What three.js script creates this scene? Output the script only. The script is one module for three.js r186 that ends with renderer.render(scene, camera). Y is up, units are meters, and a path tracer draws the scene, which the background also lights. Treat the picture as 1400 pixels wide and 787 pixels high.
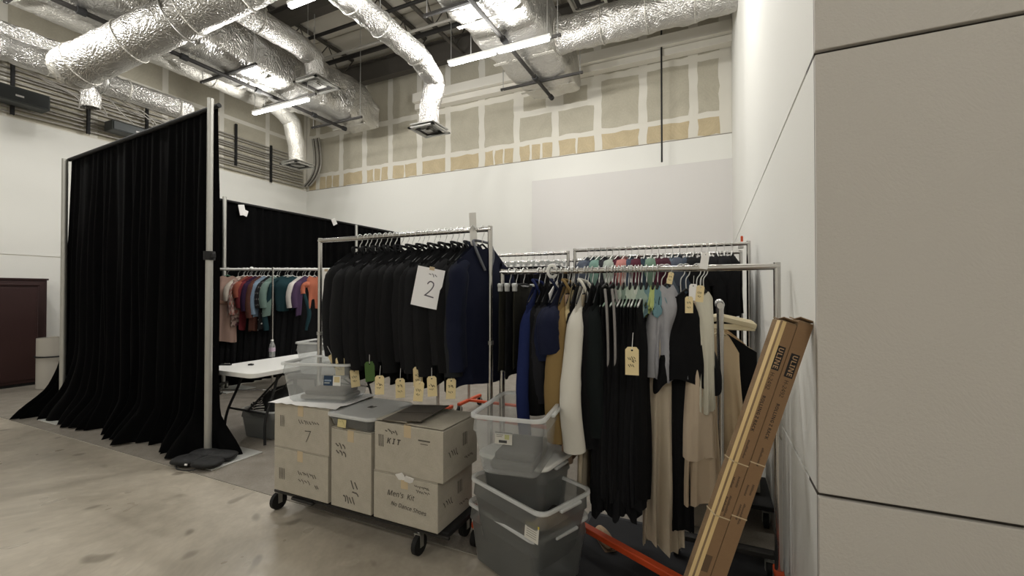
import * as THREE from 'three';
import { RoundedBoxGeometry } from 'three/addons/geometries/RoundedBoxGeometry.js';
import { mergeGeometries } from 'three/addons/utils/BufferGeometryUtils.js';
import { ImprovedNoise } from 'three/addons/math/ImprovedNoise.js';
import { RectAreaLightUniformsLib } from 'three/addons/lights/RectAreaLightUniformsLib.js';

// ------------------------------------------------------------------ camera, light, exposure
const scene = new THREE.Scene();
scene.background = new THREE.Color(0x000000);
const CAM_H = 1.5, FPX = 595, YAW = THREE.MathUtils.degToRad(24.8), PITCH = Math.atan(6.5 / FPX);
const camera = new THREE.PerspectiveCamera(2 * Math.atan(393.5 / FPX) * 180 / Math.PI, 1400 / 787, 0.05, 60);
camera.position.set(0, CAM_H, 0);
camera.rotation.order = 'YXZ';
camera.rotation.set(PITCH, YAW, 0);
camera.updateMatrixWorld(true);
const renderer = new THREE.WebGLRenderer({ antialias: true });
renderer.toneMapping = THREE.LinearToneMapping;
renderer.toneMappingExposure = 1.0;
renderer.shadowMap.enabled = true;
RectAreaLightUniformsLib.init();
const LAMP_POWER = 3.0;                    // strength of each light along a strip lamp
const LAMP_Y = 5.2;
// strip lamps: [x0, x1, z]; the first three hang in view, the others continue the rows outside the frame
const LAMPS = [[-3.89, -2.13, -5.95], [-8.64, -7.0, -5.9], [-4.98, -3.3, -3.87],
  [-1.45, 0.1, -3.95], [-8.6, -7.0, -1.9], [-5.2, -3.5, 2.4], [1.5, 3.1, 2.4]];

// photo pixel -> world point on a plane
const _F = new THREE.Vector3(), _R = new THREE.Vector3(), _U = new THREE.Vector3();
camera.matrixWorld.extractBasis(_R, _U, _F); _F.negate();
function at(px, py, axis, v) {
  const d = _F.clone().addScaledVector(_R, (px - 700) / FPX).addScaledVector(_U, (393.5 - py) / FPX);
  const t = (v - camera.position[axis]) / d[axis];
  return camera.position.clone().addScaledVector(d, t);
}
const onX = (px, py, x) => at(px, py, 'x', x), onY = (px, py, y) => at(px, py, 'y', y), onZ = (px, py, z) => at(px, py, 'z', z);

// ------------------------------------------------------------------ helpers
const V = (x, y, z) => new THREE.Vector3(x, y, z);
const noise = new ImprovedNoise();
function rng(seed) { let s = seed >>> 0; return () => { s = (s + 0x6D2B79F5) >>> 0; let t = Math.imul(s ^ (s >>> 15), 1 | s); t = (t + Math.imul(t ^ (t >>> 7), 61 | t)) ^ t; return ((t ^ (t >>> 14)) >>> 0) / 4294967296; }; }
const rnd = rng(77);
const lerp = (a, b, t) => a + (b - a) * t;
const sstep = (a, b, x) => { const t = Math.min(1, Math.max(0, (x - a) / (b - a))); return t * t * (3 - 2 * t); };

const taken = {};
function numbered(n) { if (!(n in taken)) { taken[n] = 0; return n; } taken[n]++; return n + '_' + String(taken[n]).padStart(3, '0'); }
function shade(o) { o.traverse(c => { if (c.isMesh) { c.castShadow = true; c.receiveShadow = true; } }); return o; }
function tag(o, label, category, group, kind) { o.userData.label = label; o.userData.category = category; if (group) o.userData.group = group; if (kind) o.userData.kind = kind; return o; }
function thing(name, label, category, pos = [0, 0, 0], turn = 0, group, kind) {
  const o = new THREE.Group(); o.name = numbered(name); o.position.set(...pos); o.rotation.y = turn; scene.add(o);
  return tag(o, label, category, group, kind);
}
function flatten(g) { return g.index ? g.toNonIndexed() : g; }
function metric(g) {            // uv in metres from the dominant face direction
  g = flatten(g); const p = g.attributes.position, uv = new Float32Array(p.count * 2);
  const a = V(), b = V(), c = V(), n = V();
  for (let i = 0; i < p.count; i += 3) {
    a.fromBufferAttribute(p, i); b.fromBufferAttribute(p, i + 1); c.fromBufferAttribute(p, i + 2);
    n.copy(b).sub(a).cross(c.clone().sub(a)); const ax = Math.abs(n.x), ay = Math.abs(n.y), az = Math.abs(n.z);
    [a, b, c].forEach((q, k) => { const u = ax > ay && ax > az ? q.z : q.x, w = (ay >= ax && ay >= az) ? q.z : q.y; uv[(i + k) * 2] = u; uv[(i + k) * 2 + 1] = w; });
  }
  g.setAttribute('uv', new THREE.BufferAttribute(uv, 2)); return g;
}
function joined(geos) { const l = (Array.isArray(geos) ? geos : [geos]).map(g => metric(g)); l.forEach(g => { for (const k of Object.keys(g.attributes)) if (!['position', 'normal', 'uv'].includes(k)) g.deleteAttribute(k); }); return l.length > 1 ? mergeGeometries(l) : l[0]; }
function part(name, geos, m, parent) { const o = new THREE.Mesh(joined(geos), m); o.name = name; o.castShadow = o.receiveShadow = true; parent.add(o); return o; }
function raw(name, geo, m, parent) { const o = new THREE.Mesh(geo, m); o.name = name; o.castShadow = o.receiveShadow = true; parent.add(o); return o; }
function xf(g, x = 0, y = 0, z = 0, rx = 0, ry = 0, rz = 0) { g.applyMatrix4(new THREE.Matrix4().compose(V(x, y, z), new THREE.Quaternion().setFromEuler(new THREE.Euler(rx, ry, rz)), V(1, 1, 1))); return g; }
const box = (w, h, d, x = 0, y = 0, z = 0, rx, ry, rz) => xf(new THREE.BoxGeometry(w, h, d), x, y, z, rx, ry, rz);
const rbox = (w, h, d, r, x = 0, y = 0, z = 0, rx, ry, rz) => xf(new RoundedBoxGeometry(w, h, d, 2, Math.min(r, w / 2.01, h / 2.01, d / 2.01)), x, y, z, rx, ry, rz);
function cyl(a, b, r, seg = 10, r2 = r) {
  const d = b.clone().sub(a), L = d.length(), g = new THREE.CylinderGeometry(r2, r, L, seg);
  g.applyMatrix4(new THREE.Matrix4().compose(a.clone().add(b).multiplyScalar(.5), new THREE.Quaternion().setFromUnitVectors(V(0, 1, 0), d.normalize()), V(1, 1, 1))); return g;
}
const tube = (pts, r, n = 24, k = 6) => new THREE.TubeGeometry(new THREE.CatmullRomCurve3(pts), n, r, k);
function grid(nu, nv, fn, wrap = false) {   // surface from fn(i/nu, j/nv) -> [x,y,z,u?,v?]
  const pos = [], uv = [], idx = [];
  for (let j = 0; j <= nv; j++) for (let i = 0; i <= nu; i++) { const q = fn(i / nu, j / nv); pos.push(q[0], q[1], q[2]); uv.push(q[3] ?? i / nu, q[4] ?? j / nv); }
  for (let j = 0; j < nv; j++) for (let i = 0; i < nu; i++) { const a = j * (nu + 1) + i, b = a + 1, c = a + nu + 1, d = c + 1; idx.push(a, c, b, b, c, d); }
  const g = new THREE.BufferGeometry(); g.setAttribute('position', new THREE.Float32BufferAttribute(pos, 3)); g.setAttribute('uv', new THREE.Float32BufferAttribute(uv, 2)); g.setIndex(idx); g.computeVertexNormals();
  if (wrap) { const n = g.attributes.normal; for (let j = 0; j <= nv; j++) { const a = j * (nu + 1), b = a + nu; const x = n.getX(a) + n.getX(b), y = n.getY(a) + n.getY(b), z = n.getZ(a) + n.getZ(b), l = Math.hypot(x, y, z) || 1; n.setXYZ(a, x / l, y / l, z / l); n.setXYZ(b, x / l, y / l, z / l); } }
  return g;
}
function sweep(path, nv, nu, ring) {        // ring(theta, s) -> [across, up] about a path curve, parallel transported
  const pts = [], T = [], L = path.getLength();
  for (let j = 0; j <= nv; j++) { pts.push(path.getPointAt(j / nv)); T.push(path.getTangentAt(j / nv)); }
  let up = Math.abs(T[0].y) > .9 ? V(1, 0, 0) : V(0, 1, 0); const N = [], B = [];
  for (let j = 0; j <= nv; j++) { up = up.clone().sub(T[j].clone().multiplyScalar(up.dot(T[j]))).normalize(); N.push(up.clone()); B.push(T[j].clone().cross(up).normalize()); }
  return grid(nu, nv, (u, v) => { const j = Math.round(v * nv), q = ring(u * Math.PI * 2, v * L, v); const p = pts[j].clone().addScaledVector(B[j], q[0]).addScaledVector(N[j], q[1]); return [p.x, p.y, p.z, u * 2, v * L]; }, true);
}
function polyPath(pts) { const c = new THREE.CurvePath(); for (let i = 0; i + 1 < pts.length; i++) c.add(new THREE.LineCurve3(pts[i], pts[i + 1])); return c; }

// ------------------------------------------------------------------ textures and materials
function dataTex(n, fn, srgb = true) {
  const d = new Uint8Array(n * n * 4);
  for (let y = 0; y < n; y++) for (let x = 0; x < n; x++) { const c = fn(x / n, y / n), k = (y * n + x) * 4; for (let i = 0; i < 3; i++) d[k + i] = Math.max(0, Math.min(255, Array.isArray(c) ? c[i] : c)); d[k + 3] = 255; }
  const t = new THREE.DataTexture(d, n, n, THREE.RGBAFormat); t.wrapS = t.wrapT = THREE.RepeatWrapping; t.magFilter = THREE.LinearFilter; t.minFilter = THREE.LinearMipmapLinearFilter; t.generateMipmaps = true; if (srgb) t.colorSpace = THREE.SRGBColorSpace; t.needsUpdate = true; return t;
}
// periodic noise on the unit square
function pn(u, v, f, seed = 0) { const a = u * Math.PI * 2, b = v * Math.PI * 2, k = f / 6.2832; return noise.noise(Math.cos(a) * k + seed, Math.sin(a) * k + Math.cos(b) * k * .7, Math.sin(b) * k + seed * 1.7); }
const fabricBump = dataTex(256, (u, v) => 128 + 60 * Math.sin(u * 2 * Math.PI * 64) * Math.sin(v * 2 * Math.PI * 64) + 90 * pn(u, v, 30, 3), false); fabricBump.repeat.set(6, 6);
const cardMap = dataTex(256, (u, v) => { const k = 6 * pn(u, v, 10, 1) + 7 * pn(u, v, 90, 5) + 4 * Math.sin(v * 2 * Math.PI * 60); return [178 + k, 171 + k, 157 + k]; }); cardMap.repeat.set(2.2, 2.2);
const brownMap = dataTex(256, (u, v) => { const k = 16 * pn(u, v, 10, 2) + 8 * pn(u, v, 90, 7); return [128 + k, 104 + k, 78 + k]; }); brownMap.repeat.set(2.2, 2.2);
const plasterBump = dataTex(256, (u, v) => 128 + 70 * pn(u, v, 60, 9) + 60 * pn(u, v, 140, 4), false); plasterBump.repeat.set(2, 2);
const paperMap = dataTex(256, (u, v) => { const k = 5 * pn(u, v, 8, 11) + 6 * pn(u, v, 60, 13); return [186 + k, 180 + k, 163 + k]; }); paperMap.repeat.set(.7, .7);
const tanMap = dataTex(256, (u, v) => { const k = 7 * pn(u, v, 8, 21) + 7 * pn(u, v, 60, 23); return [196 + k, 180 + k, 148 + k * .9]; }); tanMap.repeat.set(.7, .7);
const foilBump = dataTex(256, (u, v) => { const a = 1 - Math.abs(pn(u, v, 22, 31)) * 2, b = 1 - Math.abs(pn(u, v, 50, 37)) * 2; return 40 + 130 * a * a + 60 * b; }, false); foilBump.repeat.set(1.3, 1.3);
const floorMap = dataTex(1024, (u, v) => {
  let k = 22 * pn(u, v, 5, 41) + 17 * pn(u, v, 14, 43) + 9 * pn(u, v, 60, 45) + 6 * pn(u, v, 200, 47);
  const s = pn(u, v, 26, 49); if (s > .42) k -= 38 * sstep(.42, .6, s);
  const s2 = pn(u, v, 40, 53); if (s2 < -.5) k += 7; return [174 + k, 165 + k * .98, 150 + k * .95];
}); floorMap.repeat.set(.22, .22);
const floorRough = dataTex(512, (u, v) => 98 + 40 * pn(u, v, 8, 61) + 30 * pn(u, v, 40, 63), false); floorRough.repeat.set(.3, .3);
const carpetMap = dataTex(256, (u, v) => { const k = 12 * pn(u, v, 10, 71) + 14 * pn(u, v, 150, 73); return [138 + k, 131 + k, 121 + k]; }); carpetMap.repeat.set(.8, .8);

const mats = {};
function std(color, rough = .8, metal = 0, extra = {}) { const k = [color, rough, metal, Object.keys(extra).join()].join('|'); if (!Object.keys(extra).length && mats[k]) return mats[k]; const m = new THREE.MeshStandardMaterial({ color, roughness: rough, metalness: metal, side: THREE.DoubleSide, ...extra }); if (!Object.keys(extra).length) mats[k] = m; return m; }
const cloths = {};
function cloth(color) { return cloths[color] ??= new THREE.MeshPhysicalMaterial({ color, roughness: .95, specularIntensity: .4, side: THREE.DoubleSide, bumpMap: fabricBump, bumpScale: .0006 }); }
const M = {
  white: std(0xe9e8e2, .75, 0, { bumpMap: plasterBump, bumpScale: .0008 }),
  grey: std(0xc2bdb6, .85, 0, { bumpMap: plasterBump, bumpScale: .0015 }),
  board: std(0xdcd9d6, .8, 0, { bumpMap: plasterBump, bumpScale: .0004 }),
  mud: std(0xdfdbd0, .9), paper: std(0xffffff, .95, 0, { map: paperMap }), tan: std(0xffffff, .95, 0, { map: tanMap }),
  floor: std(0xffffff, 1, 0, { map: floorMap, roughnessMap: floorRough }), floorB: std(0xffffff, .75, 0, { map: carpetMap }),
  foil: std(0xc4c2be, .33, .92, { bumpMap: foilBump, bumpScale: .012 }), foilDull: std(0xbfbcb4, .42, .6, { bumpMap: foilBump, bumpScale: .01 }),
  galv: std(0xb9b8b4, .4, .9), chrome: std(0xc9c7c4, .2, 1), alu: std(0xb9b8b3, .45, .75), steelDark: std(0x2b2927, .6, .3), black: std(0x111112, .7), rubber: std(0x0c0c0c, .8),
  deck: std(0xcfcabf, .9), joist: std(0x55514b, .7, .2), conduit: std(0xb3afa8, .5, .4), whitePaint: std(0xe6e2d8, .6),
  card: std(0xffffff, .92, 0, { map: cardMap }), brown: std(0xffffff, .92, 0, { map: brownMap }), tape: std(0xd9bd88, .35), clearTape: std(0xc3b090, .3),
  manila: std(0xe6d3a4, .9), paperWhite: std(0xf2f0ee, .9), plasticWhite: std(0xe9e8e4, .45), wire: std(0xd2d2d0, .3, .8), maroon: std(0x301614, .55),
  clear: new THREE.MeshPhysicalMaterial({ color: 0xeceeee, roughness: .25, transmission: .8, thickness: 0, ior: 1.45, side: THREE.DoubleSide }),
  smoke: new THREE.MeshPhysicalMaterial({ color: 0xb4b6b5, roughness: .3, transmission: .8, thickness: 0, ior: 1.45, side: THREE.DoubleSide }),
  rimPlastic: new THREE.MeshPhysicalMaterial({ color: 0xe6e7e6, roughness: .3, transmission: .45, thickness: 0, side: THREE.DoubleSide }),
  orange: std(0xc4481c, .55), drape: new THREE.MeshPhysicalMaterial({ color: 0x060607, roughness: 1, specularIntensity: .2, side: THREE.DoubleSide, bumpMap: fabricBump, bumpScale: .001 }),
};
function canvasTex(w, h, draw) { const c = document.createElement('canvas'); c.width = w; c.height = h; const x = c.getContext('2d'); draw(x, w, h); const t = new THREE.CanvasTexture(c); t.colorSpace = THREE.SRGBColorSpace; t.anisotropy = 4; return t; }
// flat print on a thin sheet: opaque background
function printed(bg, w, h, draw) { return std(0xffffff, .9, 0, { map: canvasTex(w, h, (x) => { x.fillStyle = bg; x.fillRect(0, 0, w, h); draw(x); }) }); }
// marker strokes only
function strokes(w, h, draw) { const t = canvasTex(w, h, (x) => { x.clearRect(0, 0, w, h); draw(x); }); return new THREE.MeshStandardMaterial({ map: t, transparent: true, alphaTest: .3, roughness: .9, side: THREE.DoubleSide }); }
function scrawl(x, x0, y0, w, h, n, seed) { const r = rng(seed); x.beginPath(); for (let i = 0; i < n; i++) { const a = x0 + w * i / n; x.moveTo(a, y0 + h * r() * .3); x.quadraticCurveTo(a + w / n * r(), y0 + h * r(), a + w / n * .8, y0 + h * (.4 + .6 * r())); } x.stroke(); }

// ------------------------------------------------------------------ room shell
const LEFT = -11, BACK = -9.2, RIGHT = .34, NEAR = -1.886, ROOF = 7.9, EAST = 5, REAR = 5, BAND = 4.52;
{
  // floor: polished slab in front of the saw joint, older slab behind it
  const f = thing('floor', 'stained polished grey concrete floor', 'floor', [0, 0, 0], 0, null, 'structure');
  const jz = -2.19, g = .006;
  part('concrete_slab', box(EAST - LEFT, .2, REAR - jz - g, (EAST + LEFT) / 2, -.1, (REAR + jz + g) / 2), M.floor, f);
  part('concrete_slab', box(EAST - LEFT, .2, jz - g - (BACK - .2), (EAST + LEFT) / 2, -.1, (jz - g + BACK - .2) / 2), M.floorB, f);
  part('joint_filler', box(EAST - LEFT, .19, g * 2, (EAST + LEFT) / 2, -.101, jz), M.mud, f);
}
{
  const w = thing('wall_left', 'white painted side wall with bare drywall above', 'wall', [0, 0, 0], 0, null, 'structure');
  const zc = (REAR + BACK) / 2, L = REAR - BACK;
  part('wall_core', box(.15, ROOF, L, LEFT - .095, ROOF / 2, zc), M.mud, w);
  part('painted_wall', [box(.02, 2.15, L, LEFT - .01, 1.075, zc), box(.02, BAND - 2.165, L, LEFT - .01, (BAND + 2.165) / 2, zc)], M.white, w);
  let z = BACK + .1, i = 0;
  while (z < -1.5) { const wd = 1.1; part('drywall_panel', box(.004, 1.3, wd, LEFT - .018, 5.2, z + wd / 2), M.paper, w); part('drywall_panel', box(.004, 1.6, wd, LEFT - .018, 6.75, z + wd / 2), M.paper, w); z += 1.22; i++; }
}
function roughPanel(x0, x1, y0, y1, seed) {   // drywall sheet with ragged compound edges
  const r = rng(seed), s = new THREE.Shape(), st = .16, j = () => (r() - .5) * .035, P = [];
  for (let x = x0; x < x1 - .01; x += st) P.push([x, y0 + j()]);
  for (let y = y0; y < y1 - .01; y += st) P.push([x1 + j(), y]);
  for (let x = x1; x > x0 + .01; x -= st) P.push([x, y1 + j()]);
  for (let y = y1; y > y0 + .01; y -= st) P.push([x0 + j(), y]);
  P.forEach((q, i) => i ? s.lineTo(...q) : s.moveTo(...q));
  return new THREE.ExtrudeGeometry(s, { depth: .004, bevelEnabled: false });
}
{
  const w = thing('wall_back', 'white painted far wall with taped bare drywall above', 'wall', [0, 0, 0], 0, null, 'structure');
  const L = RIGHT - LEFT + .3, xc = (RIGHT + LEFT) / 2;
  part('wall_core', box(L, ROOF, .15, xc, ROOF / 2, BACK - .095), M.mud, w);
  part('painted_wall', box(L, BAND, .025, xc, BAND / 2, BACK - .0125 + .004), M.white, w);
  part('wall_edge', box(L, .018, .03, xc, BAND + .009, BACK - .012), std(0x8d877c, .8), w);
  const jx = [-11.0, -10.573, -9.643, -8.768, -7.868, -6.906, -6.031, -5.069, -4.138, -3.188, -2.231, -1.292, -.336, .205];
  for (let i = 0; i + 1 < jx.length; i++) {
    const a = jx[i] + .085, b = jx[i + 1] - .085, narrow = b - a < .4;
    const tanCuts = [1, 3, 1, 3, 2, 1, 1, 3, 3, 2, 1, 1, 1][i % 13];
    for (let k = 0; k < tanCuts; k++) { const p = lerp(a, b, k / tanCuts) + (k ? .025 : 0), q = lerp(a, b, (k + 1) / tanCuts) - (k < tanCuts - 1 ? .025 : 0); const o = raw('drywall_panel', metric(roughPanel(p, q, 4.55, 4.89, 100 + i * 5 + k)), M.tan, w); o.position.z = BACK - .02; }
    if (!narrow || i) { const o = raw('drywall_panel', metric(roughPanel(a, b, 5.0, i > 7 && i < 10 ? 5.55 : 6.02, 200 + i)), M.paper, w); o.position.z = BACK - .02; }
    if (i > 7 && i < 10) { const o = raw('drywall_panel', metric(roughPanel(a + .1, b - .15, 5.68, 6.02, 250 + i)), M.paper, w); o.position.z = BACK - .02; }
    const o2 = raw('drywall_panel', metric(roughPanel(a, b, 6.16, 7.3, 300 + i)), M.paper, w); o2.position.z = BACK - .02;
  }
}
tag(part('wall_panel', [box(.34 + 3.72, 4.03, .06, (-3.72 + .34) / 2, 2.015, BACK + .04)], M.board, scene), 'pale grey flush panel standing on far wall behind the racks', 'wall panel', null, 'structure').name = 'trim_1';
{
  const w = thing('wall_right', 'smooth white wall ending in a corner beside the leaning cartons', 'wall', [0, 0, 0], 0, null, 'structure');
  const L = NEAR - .026 - BACK, zc = (NEAR - .026 + BACK) / 2, g = .008, ys = [.775, 2.37];
  part('wall_core', box(.14, ROOF, L, RIGHT + .09, ROOF / 2, zc), M.mud, w);
  part('painted_panel', box(.02, ys[0] - g, L, RIGHT + .01, (ys[0] - g) / 2, zc), M.white, w);
  part('painted_panel', box(.02, ys[1] - ys[0] - 2 * g, L, RIGHT + .01, (ys[0] + ys[1]) / 2, zc), M.white, w);
  part('painted_panel', box(.02, ROOF - ys[1] - g, L, RIGHT + .01, (ROOF + ys[1] + g) / 2, zc), M.white, w);
  const f = thing('wall_front', 'textured grey wall with two dark horizontal joints', 'wall', [0, 0, 0], 0, null, 'structure');
  const W = EAST - RIGHT, xc = (EAST + RIGHT) / 2, g2 = .007;
  part('wall_core', box(W, ROOF, .14, xc, ROOF / 2, NEAR - .095), std(0x4a4540, .9), f);
  const lens = [[0, ys[0] - g2], [ys[0] + g2, ys[1] - g2], [ys[1] + g2, ROOF]];
  for (const [a, b] of lens) part('wall_panel', rbox(W, b - a, .025, .004, xc, (a + b) / 2, NEAR - .0125), M.grey, f);
}
{
  const w = thing('wall_rear', 'white wall behind the viewer', 'wall', [0, 0, 0], 0, null, 'structure');
  part('wall_core', [box(EAST - LEFT, ROOF, .15, (EAST + LEFT) / 2, ROOF / 2, REAR + .075)], M.white, w);
  const e = thing('wall_east', 'white wall out of view', 'wall', [0, 0, 0], 0, null, 'structure');
  part('wall_core', [box(.15, ROOF, REAR - NEAR, EAST + .075, ROOF / 2, (REAR + NEAR) / 2)], M.white, e);
  const c = thing('ceiling', 'grey roof deck high above open joists', 'ceiling', [0, 0, 0], 0, null, 'structure');
  const geos = []; part('deck_backing', box(EAST - LEFT + .3, .1, REAR - BACK + .3, (EAST + LEFT) / 2, ROOF + .09, (REAR + BACK) / 2), M.joist, c);
  for (let z = BACK; z < REAR - .2; z += 1.22) for (let x = LEFT; x < EAST; x += 4) part('deck_board', box(Math.min(3.985, EAST - x), .04, Math.min(1.2, REAR - z), x + Math.min(4, EAST - x) / 2, ROOF + .02, z + Math.min(1.22, REAR - z) / 2), M.deck, c);
}

// ------------------------------------------------------------------ roof steel and services
for (const x of [-10.2, -8.9, -6.5, -5.35, -4.1, -1.7, -.3]) {
  const j = thing('roof_joist', 'dark open web steel joist under the roof deck', 'joist', [x, 7.15, 0], 0, 'open web roof joists');
  const z0 = BACK + .3, z1 = REAR - .2;
  part('top_chord', [box(.1, .05, z1 - z0, 0, .68, (z0 + z1) / 2)], M.joist, j);
  part('bottom_chord', [box(.08, .05, z1 - z0, 0, 0, (z0 + z1) / 2)], M.joist, j);
  for (let z = z0, k = 0; z < -2; z += .42, k++) part('web_bar', cyl(V(0, k % 2 ? .02 : .66, z), V(0, k % 2 ? .66 : .02, z + .42), .014, 6), M.joist, j);
}
for (const [z, y, hgt, lab] of [[-8.85, 7.35, .5, 'deep dark roof girder running along the far wall'], [-6.2, 7.25, .32, 'dark roof beam crossing mid room above the ducts'], [-2.6, 7.25, .32, 'dark roof beam crossing above the near duct']]) {
  const b = thing('roof_beam', lab, 'beam', [0, y, z]); const L = RIGHT - LEFT - .05, xc = (RIGHT + LEFT) / 2;
  part('web', box(L, hgt, .02, xc, 0, 0), M.joist, b); part('flange', box(L, .025, .2, xc, hgt / 2, 0), M.joist, b); part('flange', box(L, .025, .2, xc, -hgt / 2, 0), M.joist, b);
}
for (const [z, y, r, m, lab] of [[-7.55, 6.98, .05, M.steelDark, 'dark sprinkler pipe under the roof joists'], [-7.25, 6.9, .03, M.conduit, 'thin bare conduit beside the dark sprinkler pipe'], [-6.6, 6.95, .035, M.steelDark, 'dark branch pipe under the mid roof beam']]) {
  const p = thing('overhead_pipe', lab, 'pipe', [0, y, z]);
  part('pipe', cyl(V(LEFT + .05, 0, 0), V(RIGHT - .02, 0, 0), r, 12), m, p);
  for (const x of [-9, -6, -3.9, -1]) part('coupling', cyl(V(x - .06, 0, 0), V(x + .06, 0, 0), r * 1.35, 12), m, p);
}
{ // painted soffit bands high on the far wall
  const s = thing('soffit_band', 'cream stepped soffit band high on the far wall', 'soffit', [0, 0, BACK], 0, null);
  const x0 = -6.9, x1 = RIGHT; part('upper_band', rbox(x1 - x0, .22, .3, .01, (x0 + x1) / 2, 6.43, .15), M.whitePaint, s); part('lower_band', rbox(x1 - x0, .14, .2, .01, (x0 + x1) / 2, 6.24, .1), M.whitePaint, s);
}
function foilRing(r, seed, amp = .012) { return (th, s) => { const k = noise.noise(Math.cos(th) * 1.6 + seed, Math.sin(th) * 1.6, s * 5) * amp + noise.noise(Math.cos(th) * 5 + seed, Math.sin(th) * 5, s * 11) * amp * .6; const seam = Math.max(0, 1 - Math.abs(((s + .3) % 1.25) - .6) / .03) * -.01; const q = r + k + seam; return [Math.cos(th) * q, Math.sin(th) * q]; }; }
function bandRing(c, axis, r) { const g = new THREE.TorusGeometry(r, .012, 6, 28); const m = new THREE.Matrix4().compose(c, new THREE.Quaternion().setFromUnitVectors(V(0, 0, 1), axis.clone().normalize()), V(1, 1, 1)); g.applyMatrix4(m); return g; }
function diffuser(parent, p, s = .5) {
  const d = new THREE.Group(); d.name = 'air_diffuser'; d.position.copy(p); parent.add(d);
  part('frame', [box(s, .02, .05, 0, 0, s / 2 - .025), box(s, .02, .05, 0, 0, -s / 2 + .025), box(.05, .02, s, s / 2 - .025, 0, 0), box(.05, .02, s, -s / 2 + .025, 0, 0), box(s * .9, .02, s * .9, 0, .06, 0)], M.galv, d);
  for (const k of [.68, .42, .18]) { const g = new THREE.CylinderGeometry(s * k * .5, s * k * .707, .035, 4, 1, k > .2); g.rotateY(Math.PI / 4); g.translate(0, .012, 0); part('vane', g, k > .5 ? M.steelDark : M.galv, d); }
  return d;
}
function arcPath(pts, bend) { return new THREE.CatmullRomCurve3(pts, false, 'catmullrom', bend ?? .3); }
function roundDuct(label, pts, r, seed, opts = {}) {
  const d = thing('round_duct', label, 'duct'); const path = opts.poly ? polyPath(pts) : arcPath(pts, .15); const L = path.getLength();
  raw('duct_wrap', sweep(path, Math.round(L / .05), 28, foilRing(r, seed, opts.amp ?? .014)), opts.mat ?? M.foil, d);
  for (const s of opts.bands ?? []) part('seam_tape', bandRing(path.getPointAt(s), path.getTangentAt(s), r + .004), M.foilDull, d);
  if (opts.cap) { const c = new THREE.SphereGeometry(r * .99, 20, 12); c.scale(.35, 1, 1); c.translate(...pts[0].toArray()); part('end_cap', c, M.foilDull, d); }
  if (opts.diff) { const e = pts[pts.length - 1]; diffuser(d, V(e.x, e.y - .05, e.z), opts.diff); }
  for (const s of opts.hang ?? []) { const p = path.getPointAt(s); part('hanger_wire', cyl(V(p.x, p.y + r, p.z), V(p.x, ROOF, p.z), .006, 5), M.wire, d); part('hanger_strap', bandRing(p, path.getTangentAt(s), r + .008), M.galv, d); }
  return d;
}
function rectRing(w, h, seed) { return (th, s) => { // rounded rectangle, soft insulation bulging between straps
  const c = Math.cos(th), n = Math.sin(th), p = 7, k = Math.pow(Math.pow(Math.abs(c), p) + Math.pow(Math.abs(n), p), -1 / p);
  const puff = Math.abs(Math.sin(s * Math.PI / 1.2)); let x = c * k * w / 2, y = n * k * h / 2; const dn = (noise.noise(x * 3 + seed, y * 3, s * 3) * .03 + noise.noise(x * 9 + seed, y * 9, s * 9) * .014) + puff * .02 - .012;
  return [x * (1 + dn / (w / 2)), y * (1 + dn / (h / 2))]; }; }
function rectDuct(label, x0, x1, yb, h, z0, z1, seed) {
  const d = thing('rectangular_duct', label, 'duct'); const xc = (x0 + x1) / 2, w = x1 - x0, path = new THREE.LineCurve3(V(xc, yb + h / 2, z1), V(xc, yb + h / 2, z0));
  const L = z1 - z0, ring = rectRing(w, h, seed);
  raw('duct_wrap', sweep(path, Math.round(L / .05), 72, (th, s) => { const q = ring(th, s), t = sstep(L - .55, L, s); return [q[0] * (1 - .1 * t), lerp(q[1], q[1] * .62 - h * .12, t)]; }), M.foil, d);
  part('end_cap', rbox(w * .86, h * .56, .05, .02, xc, yb + h / 2 - h * .13, z0 + .01), M.foilDull, d);
  for (let z = z0 + .9; z < z1 - .2; z += 1.25) {
    part('support_bar', box(w + .5, .04, .04, xc, yb - .035, z), M.steelDark, d);
    for (const s of [-1, 1]) part('hanger_rod', cyl(V(xc + s * (w / 2 + .2), yb - .06, z), V(xc + s * (w / 2 + .2), ROOF, z), .008, 5), M.wire, d);
  }
  for (let z = z0 + .5; z < z1; z += 1.2) part('foil_tape', [box(w * .98, .006, .07, xc, yb + .004, z)], M.foilDull, d);
  return d;
}
rectDuct('wide foil wrapped rectangular duct nearer the left wall', -8.5, -7.42, 5.5, .95, -8.35, 1.5, 3);
rectDuct('wide foil wrapped rectangular duct with a round branch towards the right wall', -3.5, -2.36, 5.5, .9, -8.5, 1.5, 9);
for (const [x, z0, z1, lab] of [[-2.93, -8.2, 2, 'black sprinkler pipe under the rectangular duct that has a round branch'], [-7.98, -7.7, 2, 'black sprinkler pipe under the rectangular duct nearer the left wall']]) {
  const p = thing('sprinkler_pipe', lab, 'pipe', [x, 5.42, 0]); part('pipe', cyl(V(0, 0, z0), V(0, 0, z1), .035, 10), M.steelDark, p); part('end_cap', cyl(V(0, 0, z0 - .06), V(0, 0, z0 + .03), .05, 10), M.black, p);
  for (let z = z0 + .8; z < -3; z += 1.3) part('coupling', cyl(V(0, 0, z), V(0, 0, z + .1), .052, 10), M.black, p);
}
roundDuct('large silver round duct crossing below the other ducts by the left wall', [V(-7.92, 4.55, -2.84), V(-6.37, 5.24, -3.45), V(-4.82, 5.93, -4.05)], .265, 5, { bands: [.04, .25, .5, .72], cap: true, poly: true, hang: [.45] });
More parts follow.
